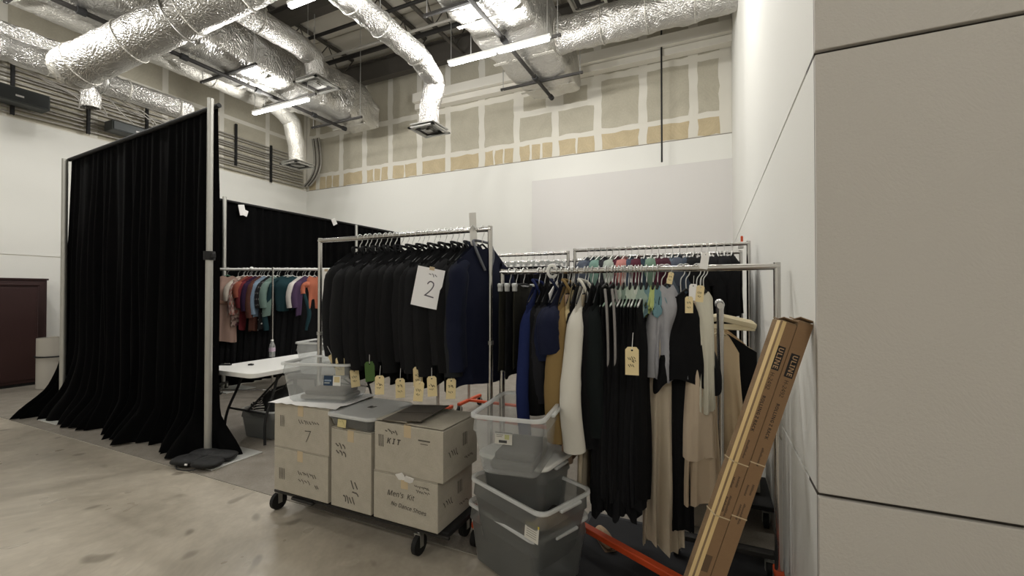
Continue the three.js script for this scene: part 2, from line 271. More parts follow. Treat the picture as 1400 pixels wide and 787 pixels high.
roundDuct('silver round duct along the left wall below the large crossing duct', [V(-8.95, 4.9, 1.5), V(-8.95, 4.9, -2), V(-8.95, 4.9, -4.85)], .17, 15, { bands: [.5, .7, .85, .97], poly: true, hang: [.8] });
roundDuct('round duct beside the left rectangular duct bending down to a ceiling diffuser', [V(-8.95, 5.75, -2.5), V(-8.95, 5.75, -5), V(-8.95, 5.72, -6.6), V(-8.93, 5.5, -7.02), V(-8.95, 4.95, -7.2), V(-8.98, 4.58, -7.25)], .19, 25, { mat: M.foilDull, bands: [.2, .5, .68], diff: .55, hang: [.3] });
roundDuct('short silver elbow duct with diffuser above the left rectangular duct', [V(-7.0, 6.12, -2.5), V(-7, 6.12, -4), V(-7, 6.12, -5.6), V(-7.0, 6.02, -6.0), V(-7, 5.7, -6.08), V(-7, 5.6, -6.08)], .2, 35, { bands: [.3, .6], diff: .6, hang: [.5] });
roundDuct('crinkled flexible duct with diffuser hanging in the middle of the room', [V(-4.2, 5.25, -1.5), V(-4.2, 5.25, -4), V(-4.2, 5.22, -5.6), V(-4.2, 5.0, -6.02), V(-4.3, 4.6, -6.0), V(-4.28, 4.25, -5.98)], .17, 45, { amp: .022, bands: [.5, .75], diff: .5, hang: [.6] });
roundDuct('quilted silver branch duct running to the right wall', [V(-2.45, 5.87, -7.04), V(-1, 5.87, -7.04), V(.335, 5.87, -7.04)], .28, 55, { mat: M.foil, amp: .03, poly: true, bands: [.03, .3, .55, .8] });
roundDuct('thin ragged flexible duct dangling beside the large round duct end', [V(-9.6, 5.35, -1.8), V(-9.35, 5.33, -2.6), V(-9.1, 5.2, -3.2), V(-9.0, 4.85, -3.42), V(-9.0, 4.45, -3.45)], .12, 65, { amp: .035 });
{ const d = thing('ceiling_vent', 'square louvred metal air vent above the quilted branch duct', 'vent', [-1.95, 6.55, -7.25]); diffuser(d, V(0, 0, 0), .62).name = 'air_diffuser'; part('neck', cyl(V(0, .05, 0), V(0, ROOF - 6.55, 0), .18, 16), M.galv, d); }

LAMPS.forEach(([x0, x1, z], i) => {
  const lab = ['bright strip lamp hanging under the duct with the round branch', 'bright strip lamp hanging under the duct nearer the left wall', 'bright strip lamp in the row between the two rectangular ducts'][i] ?? 'strip lamp hanging beyond the view';
  const y = LAMP_Y, L = thing('strip_lamp', lab, 'lamp', [(x0 + x1) / 2, y, z], 0, i > 2 ? 'strip lamps beyond the view' : null), w = x1 - x0;
  part('housing', [rbox(w, .04, .075, .01, 0, .042, 0)], M.plasticWhite, L);
  const em = std(0xffffff, .5, 0, { emissive: 0xfdfdff, emissiveIntensity: 9 });
  for (const s of [-1, 1]) part('diffuser_tube', rbox(w / 2 - .04, .04, .07, .018, s * w / 4, -.002, 0), em, L);
  for (const s of [-1, 1]) part('suspension_cable', cyl(V(s * w * .47, .05, 0), V(s * w * .47, ROOF - y, 0), .005, 5), M.wire, L);
  for (const s of [-.75, -.25, .25, .75]) { const a = new THREE.PointLight(0xfdfbf6, LAMP_POWER, 0, 2); a.position.set(s * w / 2, -.075, 0); a.castShadow = true; a.shadow.radius = 2; L.add(a); }
});
{ // services on the left wall
  for (let k = 0; k < 12; k++) { const y = 4.6 + k * .075 + (k % 3) * .01; const c = thing('wall_conduit', 'thin grey conduit strapped along the left wall above the paint line', 'conduit', [LEFT + .06, y, 0], 0, 'conduits along the left wall'); part('conduit', tube([V(0, 0, -9.0), V(.01 * (k % 2), .02 * Math.sin(k * 2), -7), V(0, .025 * Math.cos(k), -5), V(0, 0, -3), V(0, 0, 1)], .018, 40, 6), M.conduit, c); }
  [[-7.0, 4.7, 5.75], [-7.96, 4.5, 5.5], [-5.1, 4.6, 5.8], [-4.15, 4.55, 5.5], [-3.15, 4.55, 5.6]].forEach(([z, a, b]) => { const s = thing('strut_channel', 'black vertical strut holding the conduits on the left wall', 'strut', [LEFT + .1, a, z], 0, 'black struts on the left wall'); part('channel', [box(.02, b - a, .045, .02, (b - a) / 2, 0), box(.04, b - a, .006, 0, (b - a) / 2, .02), box(.04, b - a, .006, 0, (b - a) / 2, -.02)], M.black, s); });
  [[-3.05, 4.83, .95, .26, 'long dark grey electrical cabinet on the left wall by the duct end'], [-4.75, 4.78, .72, .2, 'shorter dark grey electrical cabinet on the left wall above the drape']].forEach(([z, y, L, h, lab]) => { const b = thing('electrical_cabinet', lab, 'cabinet', [LEFT + .25, y, z]); part('cabinet_body', rbox(.3, h, L, .02), std(0x4d504f, .55, .3), b); part('cover', rbox(.02, h * .8, L * .94, .008, .155, 0, 0), std(0x3f4242, .5, .3), b); part('nameplate', box(.004, .03, .1, .168, -.02, -L * .1), M.paperWhite, b); });
  for (let k = 0; k < 9; k++) { const r = rng(k + 5), z = -3.4 - (k % 5) * .42; const c = thing('loose_cable', 'loose grey cable looping into the wall cabinets', 'cable', [LEFT + .2, 0, 0], 0, 'loose cables on the left wall'); part('cable', tube([V(-.19, 5.5, z + .2), V(.08, 5.35 - r() * .15, z - .1), V(.1, 5.1, z - .3 - r() * .3), V(.06, 4.95, z - .55)], .012, 20, 5), M.conduit, c); }
  for (let k = 0; k < 5; k++) { const c = thing('cable_bundle', 'dark cable hanging in a loop in the far corner', 'cable', [LEFT + .35 + k * .07, 0, BACK + .12], 0, 'cables in the far corner'); part('cable', tube([V(0, 6.0, 0), V(.1, 5.5, .02), V(.12, 5.1, .05), V(-.05, 4.8, .06), V(-.3, 4.62, .05)], .018, 24, 6), k % 2 ? M.joist : M.conduit, c); }
  const d = thing('drop_rod', 'slim black rod hanging down in front of the bare drywall', 'rod', [-.9, 4.06, BACK + .25]); part('rod', cyl(V(0, 0, 0), V(0, 2.9, 0), .017, 8), M.black, d); part('ceiling_clamp', cyl(V(0, 2.85, 0), V(0, ROOF - 4.06, 0), .008, 6), M.black, d);
}

// ------------------------------------------------------------------ pipe and drape
function post(label, x, z, h, r, opts = {}) {
  const p = thing('drape_post', label, 'post', [x, 0, z]);
  part('lower_tube', cyl(V(0, .02, 0), V(0, opts.split ?? h, 0), r, 16), M.alu, p);
  if (opts.split) { part('upper_tube', cyl(V(0, opts.split - .05, 0), V(0, h, 0), r * .84, 16), M.alu, p); part('collar', [cyl(V(0, opts.split - .03, 0), V(0, opts.split + .05, 0), r * 1.55, 18), rbox(.05, .05, .04, .01, r * 1.5, opts.split + .01, 0)], M.black, p); }
  part('base_plate', rbox(.46, .012, .46, .004, .13, .006, -.05), std(0xd0d0cc, .5, .4), p);
  return p;
}
post('tall silver drape post with black collar at the near drape end', -4.2, -2.46, 3.29, .03, { split: 1.83 });
post('slim silver drape post at the far end of the near black drape', -7.12, -2.5, 3.12, .03);
post('silver drape post in front of the far black drape beside the pink dress', -6.93, -4.28, 3.0, .028);
post('silver drape post showing above the tall rack of dark jackets', -6.93, -7.05, 2.95, .028);
{
  const d = thing('black_drape', 'tall black drape puddling on the floor beside the sandbag', 'drape');
  const H = 3.2; const nU = 220, nV = 48;
  raw('curtain', grid(nU, nV, (u, v) => {
    const y = lerp(3.13, 3.27, u) * (1 - v), low = sstep(.7, 1, v), low2 = sstep(.88, 1, v);
    const lf = 1 - sstep(0, .35, u), rt = sstep(.9, 1, u);
    const f = Math.sin(u * 150 + 2 * Math.sin(u * 23)) * .028 + Math.sin(u * 61 + 1) * .02 + noise.noise(u * 40, v * 2, 3) * .03;
    const amp = lerp(.35, 1.1, sstep(0, .5, v)) + low * .8;
    const lobes = Math.max(0, .25 + 1.3 * noise.noise(u * 8, 2.3, .7));
    const x = lerp(-7.1, -4.27, u) - lf * (.14 * v + .3 * low * low) + Math.sin(u * 90) * .02 * v + rt * .26 * low2 * 1.2;
    const z = -2.56 + f * amp + low2 * (.1 + .2 * lobes) * (1 - rt) + lf * .1 * low;
    return [x, Math.max(.006 + .012 * lobes * low2, y - low2 * .02), z, u * 9, v * H];
  }), M.drape, d);
  part('drape_rod', cyl(V(-7.12, 3.12, -2.54), V(-4.2, 3.26, -2.54), .022, 10), M.black, d);
  const b = thing('black_drape', 'far black drape standing behind the mixed clothing rack', 'drape');
  raw('curtain', grid(240, 20, (u, v) => { const z = lerp(-2.75, -8.6, u), f = Math.sin(u * 190 + 2 * Math.sin(u * 31)) * .03 + Math.sin(u * 77) * .02; return [-7.03 + f * lerp(.5, 1.2, v), 2.97 * (1 - v) + .01, z, u * 12, v * 3]; }), M.drape, b);
  part('drape_rod', cyl(V(-7.0, 2.96, -2.75), V(-7.0, 2.96, -8.6), .02, 8), M.black, b);
  for (const [px, py, lab] of [[331, 287, 'torn white paper scrap pinned high on the far drape'], [457, 303, 'small square white paper pinned on the far drape near its end']]) { const q = onX(px, py, -6.93), s = thing('paper_scrap', lab, 'paper', q.toArray()); part('paper', px < 400 ? [box(.006, .17, .1, 0, 0, 0, .2), box(.006, .1, .08, .004, -.04, -.05, -.3)] : [box(.006, .13, .11, 0, 0, 0, .5)], M.paperWhite, s); }
  const s = thing('sandbag', 'black saddle sandbag lying on the drape post base', 'sandbag', [-4.07, .012, -2.36], .25); s.scale.setScalar(.72);
  const pad = (cx, cz) => grid(16, 10, (u, v) => { const a = u * Math.PI * 2, b = v * Math.PI, r = Math.pow(Math.sin(b), .6), p = 3.2, k = Math.pow(Math.pow(Math.abs(Math.cos(a)), p) + Math.pow(Math.abs(Math.sin(a)), p), -1 / p); return [cx + Math.cos(a) * k * r * .17, .05 + Math.cos(b) * .05 + noise.noise(Math.cos(a) * 2 + cx, b, cz) * .012, cz + Math.sin(a) * k * r * .13, a, b]; }, true);
  for (const [x, z] of [[-.15, .1], [.16, .12], [-.13, -.12], [.15, -.1]]) raw('sand_pouch', pad(x, z), M.black, s);
  part('care_label', box(.035, .02, .004, -.02, .055, .236, -.4), M.paperWhite, s);
  part('strap', tube([V(-.2, .02, .2), V(-.1, .012, .27), V(.05, .01, .28), V(.12, .012, .25)], .008, 16, 6), M.black, s);
}
// ------------------------------------------------------------------ maroon cabinets and roll by the left wall
for (const [x, z, w, h, lab] of [[-10.25, -2.8, .85, 1.64, 'dark maroon flat cabinet standing by the left wall, lower front one'], [-10.7, -3.1, .75, 1.74, 'taller dark maroon cabinet behind the lower maroon one']]) {
  const c = thing('maroon_cabinet', lab, 'cabinet', [x, 0, z]); part('cabinet_body', rbox(.4, h - .05, w, .01, 0, h / 2 + .02, 0), M.maroon, c); part('plinth', box(.36, .05, w * .95, 0, .025, 0), M.black, c);
  part('top_panel', rbox(.44, .03, w + .03, .006, 0, h - .01, 0), M.maroon, c); part('door_panel', rbox(.015, h - .16, w - .06, .004, .205, h / 2 + .02, 0), M.maroon, c);
}
{ const r = thing('rolled_mat', 'pale rolled mat standing behind the near drape by the maroon cabinets', 'mat', [-9.55, 0, -3.25]); const g = []; const sh = []; raw('roll', grid(90, 1, (u, v) => { const a = u * 22, q = .05 + a * .0072; return [Math.cos(a) * q, v * .78 + .005, Math.sin(a) * q]; }), std(0xbcb7ae, .9), r); part('core', cyl(V(0, .005, 0), V(0, .8, 0), .05, 14), M.card, r); part('tie', bandRing(V(0, .5, 0), V(0, 1, 0), .212), M.black, r); }

// ------------------------------------------------------------------ racks
function caster(parent, x, z, r = .05) { const c = new THREE.Group(); c.name = 'caster'; c.position.set(x, 0, z); parent.add(c); part('wheel', cyl(V(-.014, r, 0), V(.014, r, 0), r, 18), M.rubber, c); part('fork', [box(.004, r * 1.3, .03, -.02, r * 1.45, 0), box(.004, r * 1.3, .03, .02, r * 1.45, 0), box(.044, .006, .04, 0, r * 2.1, 0)], M.galv, c); part('stem', cyl(V(0, r * 2.1, 0), V(0, r * 2.1 + .03, 0), .01, 8), M.galv, c); return c; }
function rack(label, x0, x1, z, h, feet, opts = {}) {   // feet: [left front dz, left back dz, right front dz, right back dz]
  const k = thing('garment_rack', label, 'clothes rack', [x0, 0, z], 0, opts.group); const L = x1 - x0, bm = opts.base ?? M.orange, r = .016;
  part('upright', [cyl(V(0, .14, 0), V(0, h * .62, 0), r * 1.15, 12), cyl(V(0, h * .6, 0), V(0, h + .02, 0), r, 12)], M.chrome, k);
  part('upright', [cyl(V(L, .14, 0), V(L, h * .62, 0), r * 1.15, 12), cyl(V(L, h * .6, 0), V(L, h + .02, 0), r, 12)], M.chrome, k);
  part('hanging_rail', cyl(V(-.01, h, 0), V(L + .01, h, 0), r * 1.05, 12), M.chrome, k);
  for (const x of [0, L]) part('lock_button', [cyl(V(x, h * .62 - .01, 0), V(x, h * .62 + .015, 0), r * 1.4, 10)], M.galv, k);
  const foot = (x, f, b) => { part('foot_bar', rbox(.045, .035, f + b, .008, x, .125, (f - b) / 2), bm, k); caster(k, x, f - .02); caster(k, x, -b + .02); };
  foot(0, feet[0], feet[1]); foot(L, feet[2], feet[3]);
  if (opts.diag) { const a = V(.02, .125, opts.diag[0]), b = V(L - .02, .125, opts.diag[1]), d = b.clone().sub(a); part('base_bar', rbox(d.length(), .035, .045, .006, (a.x + b.x) / 2, .125, (a.z + b.z) / 2, 0, -Math.atan2(d.z, d.x), 0), bm, k); }
  else part('base_bar', rbox(L - .04, .03, .04, .006, L / 2, .125, 0), bm, k);
  return k;
}
const Z1 = -2.45, H1 = 1.905, Z2 = -2.5, H2 = 1.63, Z3 = -4.2, Z4 = -4.85;
rack('tall chrome rolling rack full of dark suit jackets', -2.78, -1.285, Z1, H1, [.02, .4, .2, .4]);
rack('lower chrome rolling rack with an orange base beside the leaning cartons', -1.225, .287, Z2, H2, [.05, .33, .5, .05], { diag: [-.27, .47] });
rack('chrome rolling rack of maroon and grey tops against the right wall', -1.25, .275, Z3, 1.92, [.25, .3, .25, .3]);
rack('chrome rolling rack of clip hangers and black trousers in the back row', -2.88, -1.32, Z3, 1.9, [.25, .3, .25, .3]);
rack('hindmost chrome rolling rack of mixed tops before the far wall panel', -1.26, .25, Z4, 1.9, [.25, .3, .25, .3]);
rack('hindmost chrome rack of black clothes beside the one with mixed tops', -2.85, -1.33, Z4, 1.87, [.25, .3, .25, .3]);

// ------------------------------------------------------------------ garments: built at the rail, hanging down; width along local x
const geoCache = {};
function bodyGeo(o) {
  const key = JSON.stringify([o.w, o.slope, o.neck, o.len, o.hem, o.d, o.fold, o.seed, o.top, o.waist, o.ragged]); if (geoCache[key]) return geoCache[key];
  const { w, slope, neck, len, hem, d, fold, seed, top, waist } = o;
  const sh = x => -top - slope * Math.max(0, (Math.abs(x) - neck) / Math.max(.01, w - neck)) - (Math.abs(x) < neck ? .025 * (1 - Math.abs(x) / neck) : 0);
  const g = grid(44, 16, (u, v) => {
    const a = u * Math.PI * 2, c = Math.cos(a), s = Math.sin(a); const p = .75, cx = Math.sign(c) * Math.pow(Math.abs(c), p);
    const ww = lerp(w, hem, sstep(0, 1, v)) * (1 - (waist ?? 0) * Math.sin(Math.PI * Math.min(1, v * 1.3)));
    const dd = lerp(.012, d, sstep(0, .28, v));
    const fo = fold * sstep(.15, 1, v) * (Math.sin(a * 9 + seed) * .5 + Math.sin(a * 14 + seed * 2.3) * .35 + noise.noise(c * 3 + seed, s * 3, v * 3) * .8);
    let x = cx * ww, z = s * (dd + fo) + noise.noise(seed, v * 2.2, c) * .014 * v; x *= 1 + fo * .6;
    const y0 = sh(Math.max(-w, Math.min(w, cx * w)));
    const hemY = -top - len + (o.ragged ?? .012) * Math.sin(a * 3 + seed);
    return [x, lerp(y0, hemY, v), z, u * 2 * w * 2, v * len];
  }, true);
  return geoCache[key] = g;
}
function sleeveGeo(o, side) {
  const key = 's' + side + JSON.stringify([o.w, o.slope, o.top, o.sleeve, o.sr, o.seed, o.out]); if (geoCache[key]) return geoCache[key];
  const y0 = -o.top - o.slope + .012, L = o.sleeve, out = o.out ?? .035, r0 = o.sr[0], r1 = o.sr[1];
  const path = new THREE.CatmullRomCurve3([V(side * (o.w - .075), y0 - .02, 0), V(side * (o.w - .02), y0 - .06, 0), V(side * (o.w + out * .5), y0 - L * .35, .004), V(side * (o.w + out), y0 - L * .66, .01), V(side * (o.w + out * .7), y0 - L, .022)]);
  const g = sweep(path, 18, 14, (th, s, v) => { const r = lerp(r0, r1, v) * lerp(.5, 1, sstep(0, .2, v)); const k = 1 + .09 * noise.noise(Math.cos(th) * 1.5 + o.seed, Math.sin(th) * 1.5 + v * 5, side) + .02 * Math.sin(v * 40 + o.seed) * sstep(.35, .5, v) * (1 - sstep(.7, .8, v)); return [Math.cos(th) * r * k, Math.sin(th) * r * .78 * k]; });
  return geoCache[key] = g;
}
const hangerGeo = {};
function hanger(parent, o, m) {
  const w = o.w * .86, t = o.top, key = [w, t, o.slope].join(); 
  const hook = []; for (let i = 0; i <= 10; i++) { const a = -.5 + i / 10 * 4.0; hook.push(V(Math.cos(a) * .024, Math.sin(a) * .024 , 0)); } hook.reverse();
  const g = hangerGeo[key] ??= [joined(tube([V(0, -t + .005, 0), V(0, -.055, 0), V(.016, -.032, 0), ...hook.reverse()], .0028, 24, 5)), joined([cyl(V(0, -t + .01, 0), V(w, -t - o.slope * .86, 0), .006, 6), cyl(V(0, -t + .01, 0), V(-w, -t - o.slope * .86, 0), .006, 6)])];
  const h = new THREE.Group(); h.name = 'hanger'; parent.add(h); raw('hook', g[0], M.wire, h); raw('hanger_arm', g[1], m ?? M.black, h); return h;
}
function garment(name, label, category, pos, turn, o, group) {
  o = { w: .21, slope: .09, neck: .07, len: .72, hem: .23, d: .035, fold: .012, seed: 1, top: .13, sleeve: 0, sr: [.07, .055], ...o };
  const t = thing(name, label, category, pos, turn, group), m = o.mat;
  raw('body', bodyGeo(o), m, t);
  if (o.sleeve) for (const s of [-1, 1]) raw('sleeve', sleeveGeo(o, s), o.sleeveMat ?? m, t);
  if (o.collar) { const n = o.neck, y = -o.top + .01; part('collar', tube([V(n * .3, y - .17, o.d * .9), V(n * .9, y - .07, .03), V(n, y + .004, 0), V(n * .5, y + .022, -.03), V(-n * .5, y + .022, -.03), V(-n, y + .004, 0), V(-n * .9, y - .07, .03), V(-n * .3, y - .17, o.d * .9)], .009, 30, 6), o.collarMat ?? m, t); }
  hanger(t, o, o.hangerMat);
  return t;
}
const tagGeo = (() => { const s = new THREE.Shape(); s.moveTo(-.028, -.12); s.lineTo(.028, -.12); s.lineTo(.028, -.012); s.lineTo(.018, 0); s.lineTo(-.018, 0); s.lineTo(-.028, -.012); s.closePath(); const h = new THREE.Path(); h.absarc(0, -.014, .0045, 0, 6.283); s.holes.push(h); return new THREE.ExtrudeGeometry(s, { depth: .001, bevelEnabled: false }); })();
const tagPrints = [0, 1, 2, 3].map(k => strokes(64, 128, x => { x.strokeStyle = '#2b2620'; x.lineWidth = 3; scrawl(x, 10, 20 + k * 4, 40, 30, 4, 40 + k); scrawl(x, 12, 70, 34, 22, 3, 60 + k); if (k % 2) scrawl(x, 30, 45, 24, 18, 3, 80 + k); }));
function paperTag(parent, p, m, roll = 0, k = 0, s = 1, turn = .35) {   // p is a world point; the tag joins its garment
  const t = new THREE.Group(); t.name = 'paper_tag'; raw('card', tagGeo, m, t); if (m === M.manila) raw('handwriting', tagWrite, tagPrints[k % 4], t);
  part('string', cyl(V(0, -.012, .002), V(.004, .06, -.01), .0012, 4), M.paperWhite, t);
  parent.updateMatrixWorld(true); t.position.copy(parent.worldToLocal(p.clone())); t.rotation.set(0, turn - parent.rotation.y, roll); t.scale.setScalar(s); parent.add(t); return t;
}
const tagWrite = (() => { const g = new THREE.PlaneGeometry(.05, .09); g.translate(0, -.068, .0016); return g; })();
const BLK = [cloth(0x141416), cloth(0x101012), cloth(0x18181a), cloth(0x0d0d0f)], NAVY = cloth(0x13172a);

// rack one: dark suit jackets
const jackets = [];
{
  const n = 23, r = rng(9);
  for (let i = 0; i < n; i++) {
    const x = lerp(-2.36, -1.345, i / (n - 1)) + (r() - .5) * .012, last = i === n - 1, second = i === n - 2, third = i === n - 3;
    const o = { mat: BLK[i % 4], w: .225 + (i % 3) * .008, len: .8 + (i % 4) * .025, hem: .25, d: .034, sleeve: .64 + (i % 3) * .02, sr: [.075, .058], seed: 1 + i % 6, collar: true, top: .105 + (i % 2) * .01, slope: .1 + (i % 3) * .012 };
    let lab = 'black suit jacket hanging in the row on the tall rack';
    if (last) { lab = 'navy jacket with grey piped collar at the end of the tall rack'; Object.assign(o, { mat: NAVY, collarMat: cloth(0x6a6c72), len: .86, d: .05, seed: 7, neck: .085 }); }
    if (third) { lab = 'charcoal jacket next but one to the navy jacket on the tall rack'; o.mat = cloth(0x222427); }
    if (second) { lab = 'dark navy jacket beside the piped navy jacket on the tall rack'; o.mat = cloth(0x111524); }
    jackets.push(garment('suit_jacket', lab, 'jacket', [x, H1, Z1 + (r() - .5) * .02], Math.PI / 2 + (r() - .5) * .24 - (last ? .3 : 0), o, i < n - 3 ? 'black suit jackets on the tall rack' : null));
  }
  const near = x => jackets.reduce((a, b) => Math.abs(b.position.x - x) < Math.abs(a.position.x - x) ? b : a);
  const T = [[465, 488, 0], [453, 484, .5], [484, 504, .1], [519, 513, 0], [547, 517, .02], [571, 501, .03], [574, 521, -.1], [590, 514, .05], [617, 517, -.03]];
  T.forEach(([px, py, roll], k) => { const p = onZ(px, py, -2.14 - (k % 3) * .012), nj = near(p.x); if (nj.userData.group) tag(nj, 'black suit jacket with a manila paper tag at its sleeve', 'jacket', 'black jackets with manila tags'); paperTag(near(p.x), p, M.manila, roll, k, 1.0, Math.atan2(-p.x, -p.z) + (k % 3 - 1) * .15); });
  const gp = onZ(505, 494, -2.13); tag(near(gp.x), 'black suit jacket with a green paper tag on its sleeve', 'jacket'); delete near(gp.x).userData.group; paperTag(near(gp.x), gp, std(0x46662f, .7), .05, 0, 1.05, .8);
}
{ // paper sheets on the racks
  const two = printed('#efeef0', 128, 170, x => { x.strokeStyle = '#55525c'; x.lineWidth = 5; x.beginPath(); x.moveTo(62, 70); x.quadraticCurveTo(70, 48, 88, 62); x.quadraticCurveTo(98, 80, 60, 118); x.lineTo(100, 122); x.stroke(); x.lineWidth = 3; scrawl(x, 60, 22, 40, 14, 3, 4); });
  const p = onZ(585, 393, -2.13), s = thing('paper_sign', 'white paper sheet marked with a handwritten two on the black jackets', 'paper', p.toArray(), .3); const g = grid(6, 6, (u, v) => [(u - .5) * .17, (.5 - v) * .235, .012 * Math.sin(u * 3), u, 1 - v]); g.rotateZ(-.2); raw('sheet', g, two, s); part('tape', box(.03, .02, .002, .03, .112, .014, 0, 0, -.2), M.clearTape, s);
  const q = onZ(647, 320, Z1 + .02), c = thing('rail_divider', 'pale paper slip standing upright on the tall rack rail', 'paper', [q.x, H1 - .1, Z1 + .02], .4); part('slip', rbox(.045, .24, .002, .0008, 0, .09, 0, 0, 0, .05), printed('#e5e3de', 32, 128, x => { x.fillStyle = '#8a8680'; for (let i = 0; i < 9; i++) x.fillRect(8, 10 + i * 12, 16, 4); }), c); part('clip', tube([V(-.02, .1, .018), V(0, .125, .02), V(.02, .1, .018)], .004, 10, 5), M.wire, c);
  const q2 = onZ(446, 388, Z1 - .08), c2 = thing('paper_sign', 'white notice sheet hanging behind the left upright of the tall rack', 'paper', q2.toArray(), .2); part('sheet', box(.1, .24, .002), M.paperWhite, c2); part('tape', box(.03, .02, .003, 0, .11, .001), M.clearTape, c2);
}
// rack two
function hang2(name, label, cat, px, o, group, jitter = 0) { const x = onZ(px, 371, Z2).x; return garment(name, label, cat, [x, H2, Z2], Math.PI / 2 + jitter, { top: .085, slope: .12, w: .175, out: .085, ...o }, group); }
function clipHanger(t, w) { part('clip_bar', [cyl(V(-w, -.09, 0), V(w, -.09, 0), .006, 6), ...[-1, 1].flatMap(s => [rbox(.03, .045, .022, .005, s * w * .85, -.1, 0), cyl(V(s * w * .85, -.085, -.014), V(s * w * .85, -.085, .014), .012, 8)])], M.rimPlastic, t); }
{
  const O = (mat, e) => ({ mat, ...e }), olive = cloth(0x24231d);
  for (const [px, e] of [[697, { len: .52 }], [706, { len: .55 }], [716, { len: .5 }]]) { const t = hang2('folded_trousers', px === 706 ? 'black trousers on a clip hanger between two dark olive pairs' : 'dark olive trousers hung from clear clip hangers', 'trousers', px, { mat: px === 706 ? BLK[0] : olive, w: .15, hem: .16, slope: 0, d: .018, fold: .006, seed: px, ...e }, px === 706 ? null : 'olive trousers on clear clip hangers'); clipHanger(t, .16); }
  hang2('long_jacket', 'royal blue jacket with a long hanging sleeve', 'jacket', 737, O(cloth(0x1c2650), { len: .62, w: .2, sleeve: .78, sr: [.036, .036], collar: true, seed: 3 }));
  hang2('jacket', 'black jacket squeezed between the royal blue and navy ones', 'jacket', 745, O(BLK[1], { len: .68, w: .165, out: .05, sleeve: .62, seed: 4 }));
  const gg = hang2('white_collared_shirt', 'dark shirt with a white collar and card inserts', 'shirt', 752, O(cloth(0x202024), { len: .62, w: .165, out: .05, sleeve: .55, seed: 5 })); part('collar_card', [box(.17, .15, .003, -.05, -.16, .05, 0, 0, .5)], M.paperWhite, gg);
  hang2('polo_shirt', 'navy short sleeved polo shirt beside the tan jacket', 'shirt', 762, O(cloth(0x161c34), { len: .5, w: .18, out: .06, sleeve: .3, sr: [.055, .065], seed: 6, hem: .24, collar: true }));
  hang2('polo_shirt', 'darker navy short sleeved shirt with thin red edging', 'shirt', 768, O(cloth(0x161a30), { len: .52, w: .17, out: .05, sleeve: .26, sr: [.055, .065], seed: 7, w: .22 }));
  hang2('tan_jacket', 'tan gold jacket with long sleeves', 'jacket', 778, O(cloth(0x856e47), { len: .62, w: .2, out: .1, sleeve: .73, sr: [.045, .06], seed: 8, collar: true }));
  hang2('cream_shirt', 'cream shirt just behind the tan jacket', 'shirt', 784, O(cloth(0xc9b78d), { len: .45, w: .15, out: .03, sleeve: .4, sr: [.045, .05], seed: 9 }));
  hang2('jacket', 'black jacket between the cream and the white shirts', 'jacket', 790, O(BLK[2], { len: .75, w: .155, out: .05, sleeve: .72, sr: [.05, .05], seed: 10 }));
  hang2('white_shirt', 'white shirt with a wide long sleeve and cuff', 'shirt', 800, O(cloth(0xd6d2c8), { len: .6, w: .2, out: .13, sleeve: .76, sr: [.045, .06], seed: 11, collar: true }));
  hang2('jacket', 'black jacket following the white shirt', 'jacket', 810, O(BLK[0], { len: .78, w: .16, out: .05, sleeve: .76, seed: 12, sr: [.06, .06] }));
  hang2('jacket', 'very dark green jacket beside the grey strapped tops', 'jacket', 819, O(cloth(0x151a1a), { len: .76, w: .155, out: .05, sleeve: .7, seed: 13, sr: [.06, .06] }));
  hang2('cream_trousers', 'cream trousers hanging low below the white shirt', 'trousers', 804, O(cloth(0xb9ab94), { len: 1.1, top: .14, w: .13, hem: .19, slope: 0, d: .028, seed: 14 }));
  hang2('cream_trousers', 'pinkish beige trousers hanging low behind the tan jacket', 'trousers', 782, O(cloth(0xb49a86), { len: .96, top: .14, w: .13, hem: .18, slope: 0, d: .028, seed: 15 }));
  for (const px of [829, 838]) { const t = hang2('strapped_top', 'black top with dangling grey satin straps', 'top', px, O(BLK[3], { len: .75, w: .13, hem: .18, slope: .02, d: .03, seed: px }), 'tops with grey straps'); for (const s of [-1, -.5]) part('strap', tube([V(.17 * s, -.11, .03), V(.2 * s, -.2, .045), V(.19 * s, -.4, .05), V(.17 * s, -.62, .045)], .007, 20, 6), cloth(0x8e8a88), t); }
  const bd = [];
  for (let i = 0; i < 12; i++) bd.push(hang2('black_dress', 'long black dress on a wire hanger in the packed black row', 'dress', 828 + i * 4.5, O(BLK[i % 4], { len: 1.12 - (i % 3) * .04, top: .16, w: .15 + (i % 2) * .02, hem: .25, d: .045, fold: .03, slope: .05, seed: 20 + i, ragged: .03, hangerMat: std([0xcfd8cf, 0x9fb8a4, 0xd9d9d4][i % 3], .5) }), 'long black dresses on the lower rack'));
  tag(bd[6], 'long black dress with a large manila tag in the packed black row', 'dress'); delete bd[6].userData.group; paperTag(bd[6], onZ(864, 474, -2.19), M.manila, 0, 1, 1.15, .1);
  for (const [px, c] of [[846, 0xaab5aa], [853, 0x7d8f83], [862, 0xb3beb0], [869, 0xc3c9c0], [877, 0x95a79c], [884, 0x6f8c90], [893, 0xb3bf7c], [899, 0x6d8f98]]) { const t = hang2('folded_ribbon_bundle', ({ 893: 'lime yellow', 899: 'teal blue', 884: 'grey teal' }[px] ?? 'pale green') + ' satin bundle tied to a hanger neck', 'accessory', px, O(cloth(c), { len: .11 + (px % 3) * .02, top: .085, w: .03, neck: .015, hem: .075, d: .03, fold: .04, slope: .03, seed: px * 1.7, ragged: .03 }), [893, 899, 884].includes(px) ? null : 'pale satin bundles above the black dresses'); }
  const face = (px) => .32 + (px % 3) * .05 - Math.PI / 2;      // garments turned towards the room
